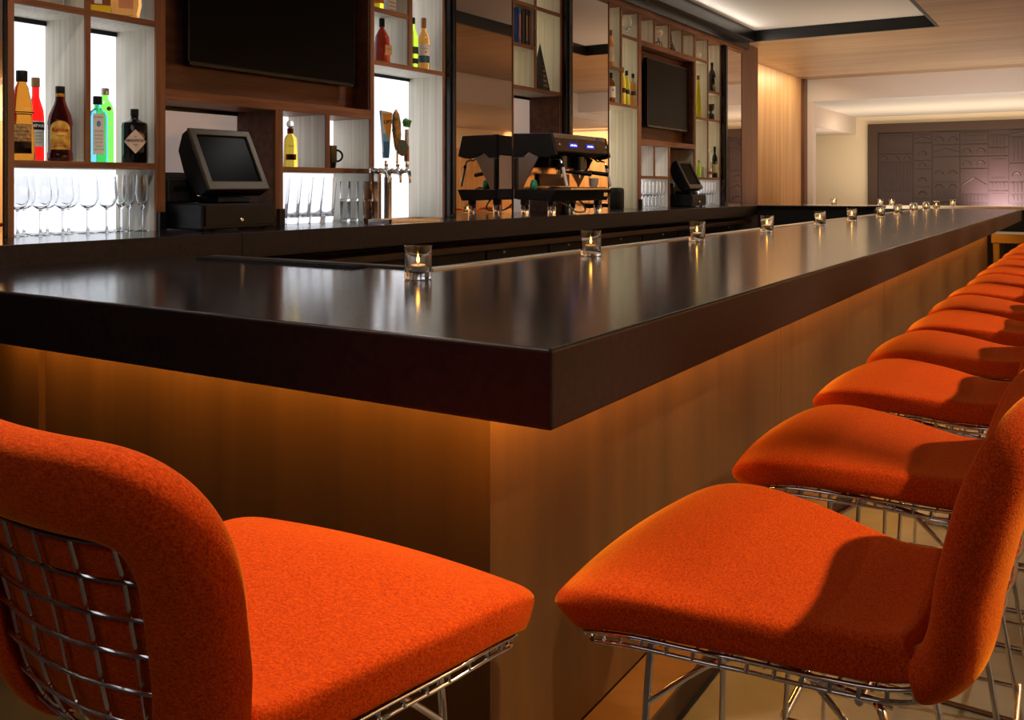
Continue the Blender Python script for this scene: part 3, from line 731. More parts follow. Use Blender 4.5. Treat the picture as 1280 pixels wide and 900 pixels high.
t = bottle('tall slender yellow liqueur bottle tapering upward in the far shelves', -3.225, 8.51, 1.968, [(.034, 0), (.036, .006), (.030, .12), (.020, .26), (.012, .34), (.011, .37)], mat('yellow_liqueur', '#d8d21e', .15, 0, .35), (.014, .365, .405), mat('brown_top', '#6a4620', .5))
t = bottle('black wine bottle with pale crescent mark in the far shelves', -3.215, 8.86, 2.243, [(.034, 0), (.036, .006), (.036, .165), (.030, .195), (.0145, .225), (.0135, .235), (.0135, .27)], blackg, (.0145, .262, .292), 'black')
b_ = B(); b_.tube([(.0375 * cos(q), .0375 * sin(q), .10 + .042 * sin(a)) for a, q in [(-pi / 2 + pi * i / 12, .35 * cos(-pi / 2 + pi * i / 12)) for i in range(13)]], .003, 6); b_.build('crescent_mark', 'inkwhite', t)
t = thing('hourglass_ornament', 'dark hourglass shaped ornament below the black wine bottle', 'ornament', (-3.215, 8.83, 1.9685), 0)
B().lathe([(0, 0), (.034, 0), (.036, .01), (.033, .05), (.009, .077), (.033, .104), (.036, .145), (.034, .155), (0, .155)], 24).build('body', mat('dark_wood_ornament', '#241712', .35), t, smooth=True)
t = bottle('small green bottle on the lower shelf behind the further till', -3.21, 8.485, 1.404, [(.020, 0), (.0215, .004), (.0215, .09), (.010, .12), (.009, .14)], limeg, (.0105, .138, .165), mat('lime_cap', '#9aa83a', .5))
t = thing('storage_jar', 'small frosted clear jar on the lower shelf behind the further till', 'jar', (-3.2, 8.555, 1.4045), 0)
B().lathe([(0, 0), (.019, 0), (.021, .004), (.021, .07), (.016, .08), (0, .08)], 20).build('jar', mat('frosted_jar', '#d8d8c8', .35, 0, .7), t, smooth=True)
B().lathe([(0, .0805), (.018, .0805), (.018, .10), (.008, .105), (0, .105)], 18).build('lid', mat('pale_lid', '#d8d4c0', .4), t, smooth=True)
t = bottle('slim clear bottle with red print, left of the pair on the far lower shelf', -3.225, 8.825, 1.404, [(.018, 0), (.0195, .005), (.0195, .18), (.009, .225), (.009, .25)], clearliq, (.0105, .246, .285), 'inkwhite')
cyl_label(.0197, 1.3, .03, .06).build('label', mat('red_print_label', '#b04038', .6), t); cyl_label(.0197, 1.3, .09, .15).build('label', 'paper', t)
t = bottle('dark wine bottle with cream label, right of the pair on the far lower shelf', -3.195, 8.882, 1.404, [(.026, 0), (.0275, .005), (.0275, .18), (.023, .205), (.011, .235), (.0105, .29)], mat('dark_green_bottle', '#141a0c', .1), (.0125, .25, .305), 'black')
cyl_label(.0278, 1.3, .045, .13).build('label', mat('cream_wine_label', '#d8c890', .7), t)
t = thing('drink_pitcher', 'tall white slender bottle with dark spout in the bright bay right of the coffee machine', 'bottle', (-3.34, 6.625, CT + .0006), 0)
B().lathe([(0, 0), (.06, 0), (.064, .01), (.064, .34), (.052, .40), (.030, .46), (.022, .50), (.020, .53), (0, .53)], 24).build('body', mat('white_enamel', '#f2f4f4', .3), t, smooth=True)
B().lathe([(0, .5305), (.012, .5305), (.010, .555), (0, .557)], 12).build('spout', 'black', t, smooth=True)
B().ball((.024, -.004, .485), .008, 8, 6).build('button', 'black', t)
t = thing('knock_box', 'black rounded container on the counter right of the coffee machine', 'container', (-3.235, 6.745, CT + .0006), 0)

B().lathe([(0, 0), (.050, 0), (.054, .006), (.054, .15), (.045, .166), (.02, .170), (0, .170)], 28, pw=3).build('body', 'matteblack', t, smooth=True)
B().lathe([(.0545, .128), (.056, .130), (.056, .134), (.0545, .136)], 28, pw=3).build('rim_band', 'black', t)

# ------------------------------------------------------------------ glassware on the back counter
WINE = [(0, .0), (.033, .0), (.034, .002), (.006, .007), (.0038, .02), (.0036, .085), (.008, .092), (.026, .105), (.037, .130), (.038, .150), (.034, .185), (.031, .213),
        (.0302, .213), (.033, .185), (.0368, .150), (.0358, .131), (.025, .107), (.006, .096), (0, .0955)]
FLUTE = [(0, .0), (.028, .0), (.029, .002), (.005, .006), (.0035, .02), (.0035, .085), (.008, .092), (.020, .118), (.0245, .150), (.023, .19), (.0205, .222),
         (.0198, .222), (.0222, .19), (.0235, .150), (.019, .120), (.006, .096), (0, .0955)]
Z = CT + .0005
def row(pts, name, prof, labels, group):
    src = None
    for (x, y), lab in zip(pts, labels):
        if src is None: src = B().lathe(prof, 28).build(name, 'glass', smooth=True, angle=60); o = src
        else: o = src.copy(); COL.objects.link(o)
        o.location = (x, y, Z); tag(o, lab, 'glass', group)
ORD = ['leftmost', 'second', 'third', 'fourth', 'fifth', 'sixth', 'seventh', 'eighth']
row([(-3.215, 1.868), (-3.215, 1.952), (-3.215, 2.038), (-3.215, 2.138), (-3.215, 2.218)], 'wine_glass', WINE,
    ['%s large clear wine glass from the left in the front row under the bottle shelf' % q if q != 'leftmost' else 'leftmost large clear wine glass in the front row under the bottle shelf' for q in ORD[:5]], 'wine glasses under the left shelf')
row([(-3.315, 1.95), (-3.315, 2.04), (-3.315, 2.125)], 'wine_glass', WINE,
    ['leftmost clear wine glass in the back row under the bottle shelf', 'middle clear wine glass in the back row under the bottle shelf', 'right clear wine glass in the back row under the bottle shelf'], 'wine glasses under the left shelf')
row([(-3.33, 2.362), (-3.27, 2.352), (-3.235, 2.29), (-3.200, 2.362)], 'champagne_flute', FLUTE,
    ['tall narrow champagne flute furthest back in the right corner of the glass shelf', 'narrow champagne flute in the middle of the right hand group of flutes', 'narrow champagne flute left of the group beside the wine glasses', 'front right champagne flute nearest the walnut upright of the till'], 'champagne flutes at the right of the glass shelf')
row([(-3.195, 7.115 + k * .076) for k in range(7)], 'champagne_flute', FLUTE,
    ['%s champagne flute%s in the row left of the further till' % (q, '' if q == 'leftmost' else ' from the left') for q in ORD[:7]], 'flutes beside the further till')
row([(-3.20, 8.50 + k * .073) for k in range(6)], 'champagne_flute', FLUTE,
    ['%s champagne flute%s in the row right of the further till' % (q, '' if q == 'leftmost' else ' from the left') for q in ORD[:6]], 'flutes at the far end of the shelves')
# slanted highball glasses
TILT = [(0, 0), (.031, 0), (.0325, .003), (.0325, .02), (.034, .222), (.0328, .222), (.0308, .040), (.027, .030), (0, .027)]
src = None
for k, y in enumerate((3.130, 3.205, 3.280, 3.355, 3.445)):
    if src is None:
        b_ = B().lathe(TILT, 28); b_.v = [(x - .00 * z, yy + .12 * z - .012, z) for x, yy, z in b_.v]
        src = b_.build('highball_glass', 'glass', smooth=True, angle=60); o = src
    else: o = src.copy(); COL.objects.link(o)
    o.location = (-3.225, y, Z)
    tag(o, '%s tall slanting highball glass%s right of the nearer till' % (ORD[k], '' if k == 0 else ' from the left'), 'glass', 'slanting highball glasses')
CUP = [(0, 0), (.024, 0), (.0262, .003), (.0275, .099), (.0272, .1005), (.0262, .0995), (.0246, .016), (.022, .012), (0, .0115)]
M['printed_glass'] = glassm('bronze_tinted_glass', (.78, .55, .42), .02, 1.45)
src = None
for (x, y, m, l0, l1) in ((-3.215, 3.556, 'glass', 'lower clear straight tumbler of the stack beside the slanting glasses', 'upper clear straight tumbler of the stack beside the slanting glasses'),
                          (-3.215, 3.617, 'glass', 'lower clear straight tumbler of the middle stack', 'upper clear straight tumbler of the middle stack'),
                          (-3.128, 3.632, 'printed_glass', 'lower bronze tinted tumbler with dark lettering by the beer tap bay', 'upper bronze tinted tumbler of the stack by the beer tap bay')):
    for q, lab in enumerate((l0, l1)):
        o = B().lathe(CUP, 28).build('tumbler', m, smooth=True, angle=50)
        o.location = (x, y, Z + q * .1012); o.rotation_euler = (0, 0, radians(-36)); tag(o, lab, 'glass', 'stacked tumblers')
        if m != 'glass' and q == 0:
            for c_, w_ in enumerate(('MIX', 'ISLE', 'BAR')):
                text_part(w_, .016, 'ink', o, (lambda x_, y_, o_, c_=c_: ((.0272 + o_) * cos(.5 * (c_ - 1) + y_ / .0272), (.0272 + o_) * sin(.5 * (c_ - 1) + y_ / .0272), .05 + x_)))

# ------------------------------------------------------------------ tills
def till(y, x, lab_s, lab_d, drawer_w=.38):
    t = thing('cash_drawer', lab_d, 'cash drawer', (x, y, CT))
    hw = drawer_w / 2
    bx((-.40, -hw, .006), (-.004, hw, .108)).build('casing', 'black', t, bevel=.005)
    dr = bx((-.006, -hw + .012, .020), (.004, hw - .012, .100)).build('drawer', 'black', t, bevel=.002)
    bx((.0035, -hw + .05, .062), (.0055, hw - .05, .067)).build('slot', 'matteblack', dr)
    lk = B().lathe([(0, 0), (.010, 0), (.010, .004), (.006, .008), (0, .008)], 16).xf(Matrix.Translation((.004, .0, .042)) @ Matrix.Rotation(pi / 2, 4, 'Y')).build('lock', 'chrome', dr, smooth=True)
    for fx in (-.36, -.04):
        for fy in (-hw + .03, hw - .03): B().lathe([(0, 0), (.012, 0), (.012, .0065), (0, .0065)], 12, c=(fx, fy)).build('foot', 'rubber', t)
    s = thing('till_screen', lab_s, 'till', (x - .04, y + .03, CT + .1085))
    # base
    B().lathe([(0, 0), (.095, 0), (.10, .006), (.095, .022), (.04, .030), (0, .030)], 28, c=(-.09, .0), sx=1.0, sy=1.15).build('base', 'black', s, smooth=True)
    bx((-.15, -.10, .001), (-.01, .02, .028)).build('base_block', 'matteblack', s, bevel=.006)
    B().tube([(-.10, 0, .02), (-.10, 0, .06), (-.07, 0, .10)], .028, 12).build('neck', 'black', s, smooth=True)
    # tilted head
    rot = Matrix.Translation((.0, 0, .048)) @ Matrix.Rotation(radians(-27), 4, 'Y')
    H = .285; W = .162
    poly = [(0, 0), (0, H), (-.04, H), (-.095, H * .82), (-.105, H * .45), (-.085, .03), (-.05, 0)]
    hd = B(); n = len(poly)
    hd.prism(poly, 'y', -W + .004, W - .004); hd.xf(rot); hd.build('head', 'black', s, bevel=.012, seg=3)
    bz = B()
    o_ = [(-W, 0), (W, 0), (W, H), (-W, H)]; i_ = [(-W + .032, .042), (W - .032, .042), (W - .032, H - .032), (-W + .032, H - .032)]
    vs = [(0, a, b_) for a, b_ in o_] + [(.012, a * .985, b_ * .985 + .002) for a, b_ in o_] + [(.012, a, b_) for a, b_ in i_] + [(.003, a, b_) for a, b_ in i_]
    fs = []
    for q in range(4):
        r_ = (q + 1) % 4
        fs += [(q, r_, r_ + 4, q + 4), (q + 4, r_ + 4, r_ + 8, q + 8), (q + 8, r_ + 8, r_ + 12, q + 12)]
    fs += [(0, 3, 2, 1)]
    bz.add(vs, fs); bz.xf(rot); bz.build('bezel', 'bezel', s, bevel=.004)
    sc = bx((.001, -W + .03, .040), (.0035, W - .03, H - .030)); sc.xf(rot); sc.build('screen', 'tillscreen', s)
    cr = bx((-.06, W - .004, H * .3), (-.01, W + .008, H * .8)); cr.xf(rot); cr.build('card_reader', 'matteblack', s, bevel=.004)
    return t, s
till(2.640, -2.95, 'black till touchscreen with bronze bezel standing on the nearer cash drawer', 'nearer black cash drawer with slot and chrome lock below the till screen')
till(7.94, -3.0, 'further black till touchscreen turned toward the bar on its cash drawer', 'further black cash drawer under the far till screen', .36)
t = thing('receipt_printer', 'black receipt printer at the left behind the nearer till screen', 'printer', (-3.26, 2.535, CT + .109), 0)
bx((-.09, -.075, 0), (.09, .075, .10)).build('body', 'matteblack', t, bevel=.008)
pr = B(); pr.prism([(-.09, .1005), (.06, .1005), (.02, .125), (-.08, .125)], 'y', -.06, .06); pr.build('lid', 'black', t, bevel=.004)
bx((.0905, -.05, .055), (.094, .05, .068)).build('paper_slot', 'black', t)
t = thing('receipt_printer', 'black receipt printer tucked behind the further till screen', 'printer', (-3.30, 7.83, CT + .109), 0)
bx((-.07, -.06, 0), (.08, .06, .10)).build('body', 'matteblack', t, bevel=.008)
bx((-.03, -.045, .1005), (.03, .045, .15)).build('paper_roll', 'paper', t)

# ------------------------------------------------------------------ beer tap
t = thing('beer_tap_tower', 'chrome beer tap tower with three coloured tap handles', 'beer tap', (-3.03, 3.665, CT))
TC = t
tray = thing('drip_tray', 'low steel drip tray under the beer tap tower', 'drip tray', (-2.96, 3.72, CT))
q = B(); q.box((-.07, -.20, .001), (.07, .20, .006)); q.box((-.075, -.205, .001), (-.068, .205, .016)); q.box((.068, -.205, .001), (.075, .205, .016)); q.box((-.075, -.205, .001), (.075, -.198, .016)); q.box((-.075, .198, .001), (.075, .205, .016))
q.build('tray', 'steel', tray)
q = B()
for k in range(18): q.box((-.066, -.194 + k * .0216, .008), (.066, -.182 + k * .0216, .012))
q.box((-.066, -.196, .0062), (-.058, .196, .0082)); q.box((.058, -.196, .0062), (.066, .196, .0082))
q.build('grille', 'chrome', tray)
TC.location = (-3.075, 3.668, CT)
B().lathe([(0, 0), (.035, 0), (.035, .008), (.022, .014), (0, .014)], 24, c=(0, .055)).build('flange', 'chrome', t, smooth=True)
B().lathe([(.020, .012), (.020, .215), (.022, .222), (0, .226)], 24, c=(0, .055)).build('column', mat('satin_column', (.55, .5, .45), .22, 1.0), t, smooth=True)
q = B(); q.box((-.045, .0, .004), (-.021, .028, .26)); q.build('back_pipe', 'steel', t)
hb = B(); hb.tube([(.0, -.06, .255), (.0, .14, .255)], .016, 14); hb.ball((0, -.062, .255), .019); hb.ball((0, .142, .255), .019); hb.tube([(0, .055, .22), (0, .055, .25)], .018, 12)
hb.build('header', 'chrome', t, smooth=True)
def faucet(y):
    f = B(); f.tube([(.012, y, .255), (.075, y, .255)], [.012, .010], 12)
    f.tube([(.035, y, .255), (.040, y, .255)], [.017, .017], 14); f.tube([(.068, y, .262), (.085, y, .250), (.092, y, .215), (.090, y, .195)], [.012, .011, .007, .006], 10)
    f.tube([(.072, y, .258), (.072, y, .285), (.070, y, .305)], [.010, .007, .009], 10); f.ball((.072, y, .285), .011)
    return f.build('faucet', 'chrome', t, smooth=True)
faucet(-.045); faucet(.045); faucet(.12)
# silver, blue and gold wedge handle
h = B(); h.prism([(-.012, .318), (.012, .318), (.030, .545), (-.030, .555)], 'x', .055, .085)
def facing(bm_, y, ang, piv=(.07, 0)):
    """turn a handle about its own vertical axis"""
    return bm_.xf(Matrix.Translation((.07, y, 0)) @ Matrix.Rotation(ang, 4, 'Z') @ Matrix.Translation((-.07, 0, 0)))
A1 = radians(-34)
h1 = facing(h, -.045, A1).build('tap_handle', mat('silver_blue_handle', '#b9c7d2', .3, .3), t, bevel=.002)
h1['label'] = 'silver, blue and gold wedge shaped handle'
g = B(); g.add([(.0856, .012, .345), (.0856, .029, .540), (.0856, -.022, .540)], [(0, 1, 2)]); g.add([(.0852, .012, .345), (.0852, .029, .540), (.0852, -.022, .540)], [(2, 1, 0)])
facing(g, -.045, A1).build('gold_panel', mat('gold_panel', '#c08a30', .35, .4), h1)
g = B(); g.prism([(-.0126, .318), (.0126, .318), (.0170, .40), (-.0172, .40)], 'x', .0545, .0858); facing(g, -.045, A1).build('blue_base', mat('blue_base', '#1f6f9a', .35), h1)
g = B(); g.prism([(-.0173, .4002), (.010, .4002), (.0052, .44), (-.0205, .44)], 'x', .0545, .0857); facing(g, -.045, A1).build('sky_band', mat('sky_band', '#6fb4dc', .35), h1)
RT = Matrix.Translation((.07, -.045, 0)) @ Matrix.Rotation(A1, 4, 'Z') @ Matrix.Translation((-.07, 0, 0))
text_part('UPS', .026, 'ink', h1, lambda x_, y_, o_: tuple(RT @ Vector((.0860 + o_, .006 + x_, .497 + y_ + x_ * .1))), bold=True)
text_part('ice', .017, 'inkwhite', h1, lambda x_, y_, o_: tuple(RT @ Vector((.0860 + o_, -.0185 + y_ * -.4, .475 + x_))))
# trout handle
h2 = B().tube([(.07, .045, .36), (.07, .045, .39), (.07, .042, .44), (.07, .037, .50), (.07, .034, .54), (.07, .035, .565)], [.014, .022, .028, .029, .022, .005], 14)
h2.v = [(.07 + (x_ - .07) * .62, y_, z_) for x_, y_, z_ in h2.v]
h2 = h2.build('tap_handle', grain(mat('trout_skin', '#8a6a30', .35), '#4c4a22', '#c88a3a', (60, 60, 30), 4), t, smooth=True); h2['label'] = 'speckled brown trout shaped handle'
fi = B(); fi.prism([(.018, .43), (.006, .46), (.018, .50), (.024, .47)], 'x', .066, .074); fi.prism([(.030, .565), (.042, .565), (.037, .545)], 'x', .066, .074); fi.build('fin', mat('olive_fin', '#4a4a28', .4), h2)
B().ball((.078, .033, .545), .004, 8, 6).build('eye', 'ink', h2)
wv = B(); wv.ball((.072, .050, .385), .022, 14, 8, (.55, .8, 1.3)); wv.build('blue_wave', mat('blue_wave', '#2a56a0', .4), h2)
bd = B(); bd.lathe([(0, 0), (.028, 0), (.031, .003), (.029, .008), (0, .009)], 24, sy=1.0); bd.v = [(x_ * 1.35, y_, z_) for x_, y_, z_ in bd.v]
bd.xf(Matrix.Translation((.088, .062, .372)) @ Matrix.Rotation(radians(-25), 4, 'Z') @ Matrix.Rotation(pi / 2, 4, 'Y')); bd = bd.build('badge', mat('badge_grey', '#4a4a46', .35, .5), h2, smooth=True)
bd2 = B(); bd2.lathe([(0, 0), (.014, 0), (.014, .0015), (0, .0015)], 20); bd2.v = [(x_ * 1.25, y_, z_) for x_, y_, z_ in bd2.v]
bd2.xf(Matrix.Translation((.0965, .0582, .376)) @ Matrix.Rotation(radians(-25), 4, 'Z') @ Matrix.Rotation(pi / 2, 4, 'Y')); bd2.build('green_emblem', mat('green_emblem', '#1f5a40', .4), bd)
B().tube([(.07, .045, .305), (.07, .045, .365)], .007, 10).build('ferrule', 'chrome', h2, smooth=True)
# green topped handle
h3 = B().tube([(.07, .12, .305), (.07, .12, .35), (.07, .122, .47)], [.011, .012, .010], 12).build('tap_handle', mat('pale_handle', '#c8b8ac', .4), t, smooth=True); h3['label'] = 'pale handle with a green leafy top'
lf = B(); lf.ball((.07, .115, .505), .028, 10, 6, (.5, .9, .8)); lf.prism([(.10, .485), (.125, .52), (.15, .515), (.135, .48)], 'x', .06, .08); lf.build('green_top', mat('green_top', '#2f6a22', .45), h3)
B().tube([(.07, .12, .306), (.07, .12, .385)], .0135, 12).build('copper_grip', mat('copper_grip', '#8a5a40', .35, .5), h3, smooth=True)

# ------------------------------------------------------------------ coffee machine (two groups), facing the bar
t = thing('espresso_machine', 'black and steel two-group espresso machine on the back counter before the mirror', 'espresso machine', (-2.95, 5.365, CT))
EM = t; W2 = .385
M['machine'] = mat('machine_black', '#101012', .32)
M['machine_panel'] = mat('side_panel_silver', (.55, .52, .5), .2, 1.0)
# local x: -.16 back .. +.14 front
bx((-.14, -W2 + .03, .095), (.11, W2 - .03, .125)).build('chassis', 'machine', t)
tb = B(); tb.prism([(-.15, .100), (.12, .085), (.155, .158), (-.15, .158)], 'y', -W2, W2); tb.build('lower_tray', 'machine', t, bevel=.004)
tp = bx((-.13, -W2 + .20, .158), (.15, W2 - .01, .168)).build('drip_tray', 'steel', t)
gr = B()
for k in range(16): gr.box((-.02, -.16 + k * .031, .168), (.145, -.142 + k * .031, .174))
gr.build('grille', 'darksteel', tp)
bk = bx((-.155, -W2 + .02, .158), (-.09, W2 - .02, .38)); bk.build('back_body', mat('steel_painted_reflection', (.75, .55, .38), .15, 1.0), t, bevel=.004)  # plain steel; the warm room's reflection is put into its colour
# side cheek : dark curved shell with silver triangles
for sg in (-1, 1):
    ch = B()
    arc = [(.14, .372), (.11, .362), (.07, .356), (.03, .362), (-.01, .376), (-.05, .395)]
    y0, y1 = sg * W2, sg * (W2 - .03)
    ch.prism([(-.155, .51), (.115, .505), (.150, .375)] + arc + [(-.09, .36), (-.155, .36)], 'y', y0, y1)
    ch.build('side_cheek', 'machine', t, bevel=.003)
    sp = B(); sp.prism([(-.155, .158), (-.10, .158), (.02, .360), (-.05, .393), (-.155, .36)], 'y', sg * (W2 - .012), sg * (W2 - .022)); sp.build('side_panel', 'machine_panel', t)
    bx((-.157, y0, .158), (-.125, sg * (W2 - .025), .36)).build('corner_post', 'machine', t, bevel=.008)
ub = B(); ub.prism([(-.15, .385), (-.15, .505), (.112, .500), (.138, .392), (.05, .372)], 'y', -W2 + .0305, W2 - .0305); ub.build('upper_body', 'machine', t)
fp = B(); fp.prism([(.1395, .398), (.1435, .398), (.124, .478), (.120, .478)], 'y', -W2 + .034, W2 - .034); FP = fp.build('front_panel', grain(mat('front_panel_bronze', (.35, .28, .23), .28, .9), '#5c4a3e', '#7a6454', (2, 60, 60)), t)
tpb = B(); tpb.prism([(.120, .480), (.1235, .480), (.116, .507), (.112, .507)], 'y', -W2 + .034, W2 - .034); tpb.build('top_rail', 'steel', t)
for yy in (-.13, .10):
    d = B(); d.prism([(.1392, .422), (.1402, .422), (.1335, .452), (.1325, .452)], 'y', yy - .055, yy + .055); d.v = [(x_ + .0015, y_, z_) for x_, y_, z_ in d.v]
    dd = d.build('display', mat('blue_display', '#101a50', .2, emit='#2038c0', estr=.9), FP)
    for k in range(5):
        q = B(); q.box((.1405 - .006, yy - .040 + k * .018, .432), (.1408, yy - .032 + k * .018, .440 + (k % 2) * .004)); q.build('digit', mat('digit_glow', '#ffffff', .3, emit='#d8e0ff', estr=1.5), dd)
for yy in (-.31, .33):
    B().ball((.134, yy, .437), .010, 10, 8).build('button', 'chrome', FP, smooth=True)
bx((.121, .22, .484), (.125, .30, .500)).build('blue_switch', mat('blue_switch', '#28408a', .3), FP)
# groups
for yy in (-.12, .12):
    gh = B(); gh.tube([(.045, yy, .372), (.045, yy, .30)], [.036, .036], 20); gh.tube([(.045, yy, .302), (.045, yy, .285)], [.042, .042], 20); gh = gh.build('group_head', 'darksteel', t, smooth=True)
    pf = B(); pf.tube([(.045, yy, .284), (.045, yy, .258)], [.035, .033], 20); pf.tube([(.045, yy, .258), (.045, yy, .235)], [.010, .009], 10); pf = pf.build('portafilter', 'chrome', gh, smooth=True)
    ph = B(); ph.tube([(.078, yy + .01, .270), (.12, yy + .025, .270), (.23, yy + .06, .255)], [.008, .013, .014], 12); ph.build('handle', 'black', pf, smooth=True)
bx((-.05, -.22, .30), (.01, .30, .372)).build('group_block', 'machine', t)
bx((-.085, -.20, .18), (-.07, .20, .26)).build('splash_plate', mat('splash_brown', '#3a221a', .3, .5), t)
for sg, yy in ((-1, -.30), (1, .31)):
    sw = B(); sw.tube([(.06, yy, .365), (.085, yy, .345), (.105, yy + sg * .00, .35), (.135, yy, .342), (.15, yy, .318)], .006, 8); sw = sw.build('steam_wand', 'chrome', t, smooth=True)
    st = B(); st.tube([(.15, yy, .318), (.155, yy, .295)], .010, 10); st.build('collar', 'black', sw, smooth=True)
    st = B(); st.tube([(.155, yy, .296), (.185, yy, .178)], [.011, .009], 12); st.build('sleeve', mat('white_sleeve', '#e6d8cc', .4), sw, smooth=True)
for fx, fy in ((.085, -.315), (.085, .315), (-.11, -.315), (-.11, .315)):
    lg = B().lathe([(0, .0), (.026, 0), (.026, .052), (.022, .058), (0, .058)], 18, c=(fx, fy)).build('leg', 'chrome', t, smooth=True)
    B().lathe([(.020, .0582), (.028, .062), (.028, .098), (0, .098)], 18, c=(fx, fy)).build('leg_collar', 'machine', lg, smooth=True)
bx((.142, .29, .112), (.1445, .345, .14)).build('badge_plate', 'tin', t)
hs = B(); hs.tube(spline([(.02, -.18, .10), (.10, -.12, .05), (.12, -.06, .016), (.10, .10, .016), (.06, .15, .06), (.0, .16, .10)], 20), .006, 8); hs.build('hose', mat('grey_hose', '#8a8680', .4), t, smooth=True)
t = thing('coffee_cup', 'white cup standing on the drip grille of the coffee machine', 'cup', (-2.885, 5.66, CT + .1746), 0)
B().lathe([(0, 0), (.022, 0), (.03, .02), (.034, .06), (.032, .06), (.027, .02), (.0, .006)], 24).build('cup', mat('white_china', '#e8e2d8', .25), t, smooth=True)
B().tube([(0, .030 + .016 * sin(a), .034 + .016 * cos(a)) for a in [pi * i / 8 for i in range(9)]], .003, 6).build('handle', mat('white_china_handle', '#e8e2d8', .25), t, smooth=True)
t = thing('sugar_pot', 'small green pot on the left end of the coffee machine tray', 'pot', (-2.985, 5.035, CT + .1588), 0)
B().lathe([(0, 0), (.018, 0), (.024, .012), (.025, .03), (.020, .045), (.018, .05), (0, .05)], 24).build('pot', mat('green_pot', '#2f8a62', .3), t, smooth=True)
B().lathe([(0, .0503), (.019, .0503), (.016, .058), (.005, .062), (0, .063)], 20).build('lid', mat('green_pot_lid', '#2f8a62', .3), t, smooth=True)

# ------------------------------------------------------------------ candles on the bar
NTH = ['nearest the corner', 'second', 'third', 'fourth', 'fifth', 'sixth', 'seventh', 'eighth', 'ninth', 'tenth', 'eleventh']
def holder_bm():
    return B().lathe([(0, 0), (.033, 0), (.0355, .002), (.0358, .006), (.036, .087), (.0345, .0872), (.0328, .022), (.030, .0185), (0, .0175)], 32)
def candle_src():
    c = thing('tea_light', 'x', 'candle', (0, 0, 0))
    B().lathe([(0, 0), (.0195, 0), (.0200, .001), (.0200, .015), (.0192, .015), (.0190, .012), (0, .012)], 24).build('tin_cup', 'tin', c, smooth=True)
    B().lathe([(0, .0122), (.0188, .0122), (.0188, .0140), (.006, .0132), (0, .0132)], 24).build('wax', 'wax', c, smooth=True)
    B().tube([(0, 0, .0133), (.0005, 0, .0200)], .0008, 6).build('wick', 'wick', c)
    B().lathe([(0, .0203), (.0030, .0235), (.0042, .0280), (.0030, .0350), (.0012, .0420), (0, .0470)], 12).build('flame', 'flame', c, smooth=True)
    return c
cs = None; hs_ = None
pos = [(-1.505, 1.945 + k * .0, BT) for k in range(1)] + [(-1.505, 2.93, BT), (-1.51, 3.97, BT), (-1.50, 4.98, BT), (-1.49, 6.07, BT), (-1.49, 6.98, BT), (-1.50, 8.08, BT), (-1.50, 8.86, BT), (-1.50, 9.72, BT), (-1.50, 10.5, BT), (-1.50, 11.22, BT)]
labs = [('clear glass candle holder on the bar top %s' % (n if k == 0 else '%s from the corner' % n), 'lit tea light in the %s' % ('glass holder nearest the bar corner' if k == 0 else '%s glass holder from the bar corner' % n)) for k, n in enumerate(NTH)]
pos += [(-3.02, 13.05, BT), (-2.42, 13.05, BT), (-2.28, 13.05, BT), (-1.55, 13.05, BT)]
labs += [('glass candle holder on the far ledge, %s' % q, 'tea light in the far ledge holder, %s' % q) for q in ('leftmost of the four', 'second from the left of the four', 'third from the left of the four', 'rightmost of the four')]
for (x, y, z), (l1, l2) in zip(pos, labs):
    if hs_ is None: hs_ = holder_bm().build('candle_holder', 'glass', smooth=True, angle=50); h = hs_
    else: h = hs_.copy(); COL.objects.link(h)
    h.location = (x, y, z + .0004); tag(h, l1, 'candle holder', 'glass candle holders')
    if cs is None: cs = candle_src(); c = cs
    else: c = copy_tree(cs)
    c.location = (x, y, z + .0184); c.rotation_euler = (0, 0, random.random() * 6); tag(c, l2, 'candle', 'lit tea lights')

# ------------------------------------------------------------------ stools
PR = spline([(.268, .692), (.248, .716), (.18, .730), (.06, .714), (-.05, .694), (-.145, .690), (-.206, .716), (-.240, .775), (-.260, .86), (-.283, .95), (-.310, 1.045)], 160)
SL = [0.0]
for a, b_ in zip(PR, PR[1:]): SL.append(SL[-1] + (b_ - a).length)
STOT = SL[-1]
def prof(s):
    if s <= 0: t_ = (PR[1] - PR[0]).normalized(); return PR[0] + t_ * s, t_
    if s >= STOT: t_ = (PR[-1] - PR[-2]).normalized(); return PR[-1] + t_ * (s - STOT), t_
    lo, hi = 0, len(SL) - 1
    while hi - lo > 1:
        m_ = (lo + hi) // 2
        if SL[m_] <= s: lo = m_
        else: hi = m_
    f_ = (s - SL[lo]) / (SL[hi] - SL[lo])
    i0, i1 = max(lo - 2, 0), min(lo + 3, len(PR) - 1)
    return PR[lo].lerp(PR[hi], f_), (PR[i1] - PR[i0]).normalized()
def interp(keys, s):
    if s <= keys[0][0]: return keys[0][1]
    for (a, va), (b_, vb) in zip(keys, keys[1:]):
        if s <= b_:
            t_ = (s - a) / (b_ - a); t_ = t_ * t_ * (3 - 2 * t_) if False else t_
            return va + (vb - va) * t_
    return keys[-1][1]
K = STOT / .80
HW = [(0, .185), (.012, .222), (.03, .246), (.055, .258), (.10, .259), (.16, .248), (.22, .230), (.28, .206), (.34, .184), (.40, .174), (.44, .172), (.48, .178), (.53, .190), (.58, .201), (.63, .203), (.68, .214), (.72, .212), (.75, .203), (.775, .185), (.79, .160), (.80, .125)]
HW = [(s * K, v) for s, v in HW]
KK = [(0, -.12), (.08, -.05), (.2, .15), (.35, .5), (.44, .8), (.6, .95), (.8, .8)]
KK = [(s * K, v) for s, v in KK]
def hwid(s): return interp(HW, s)
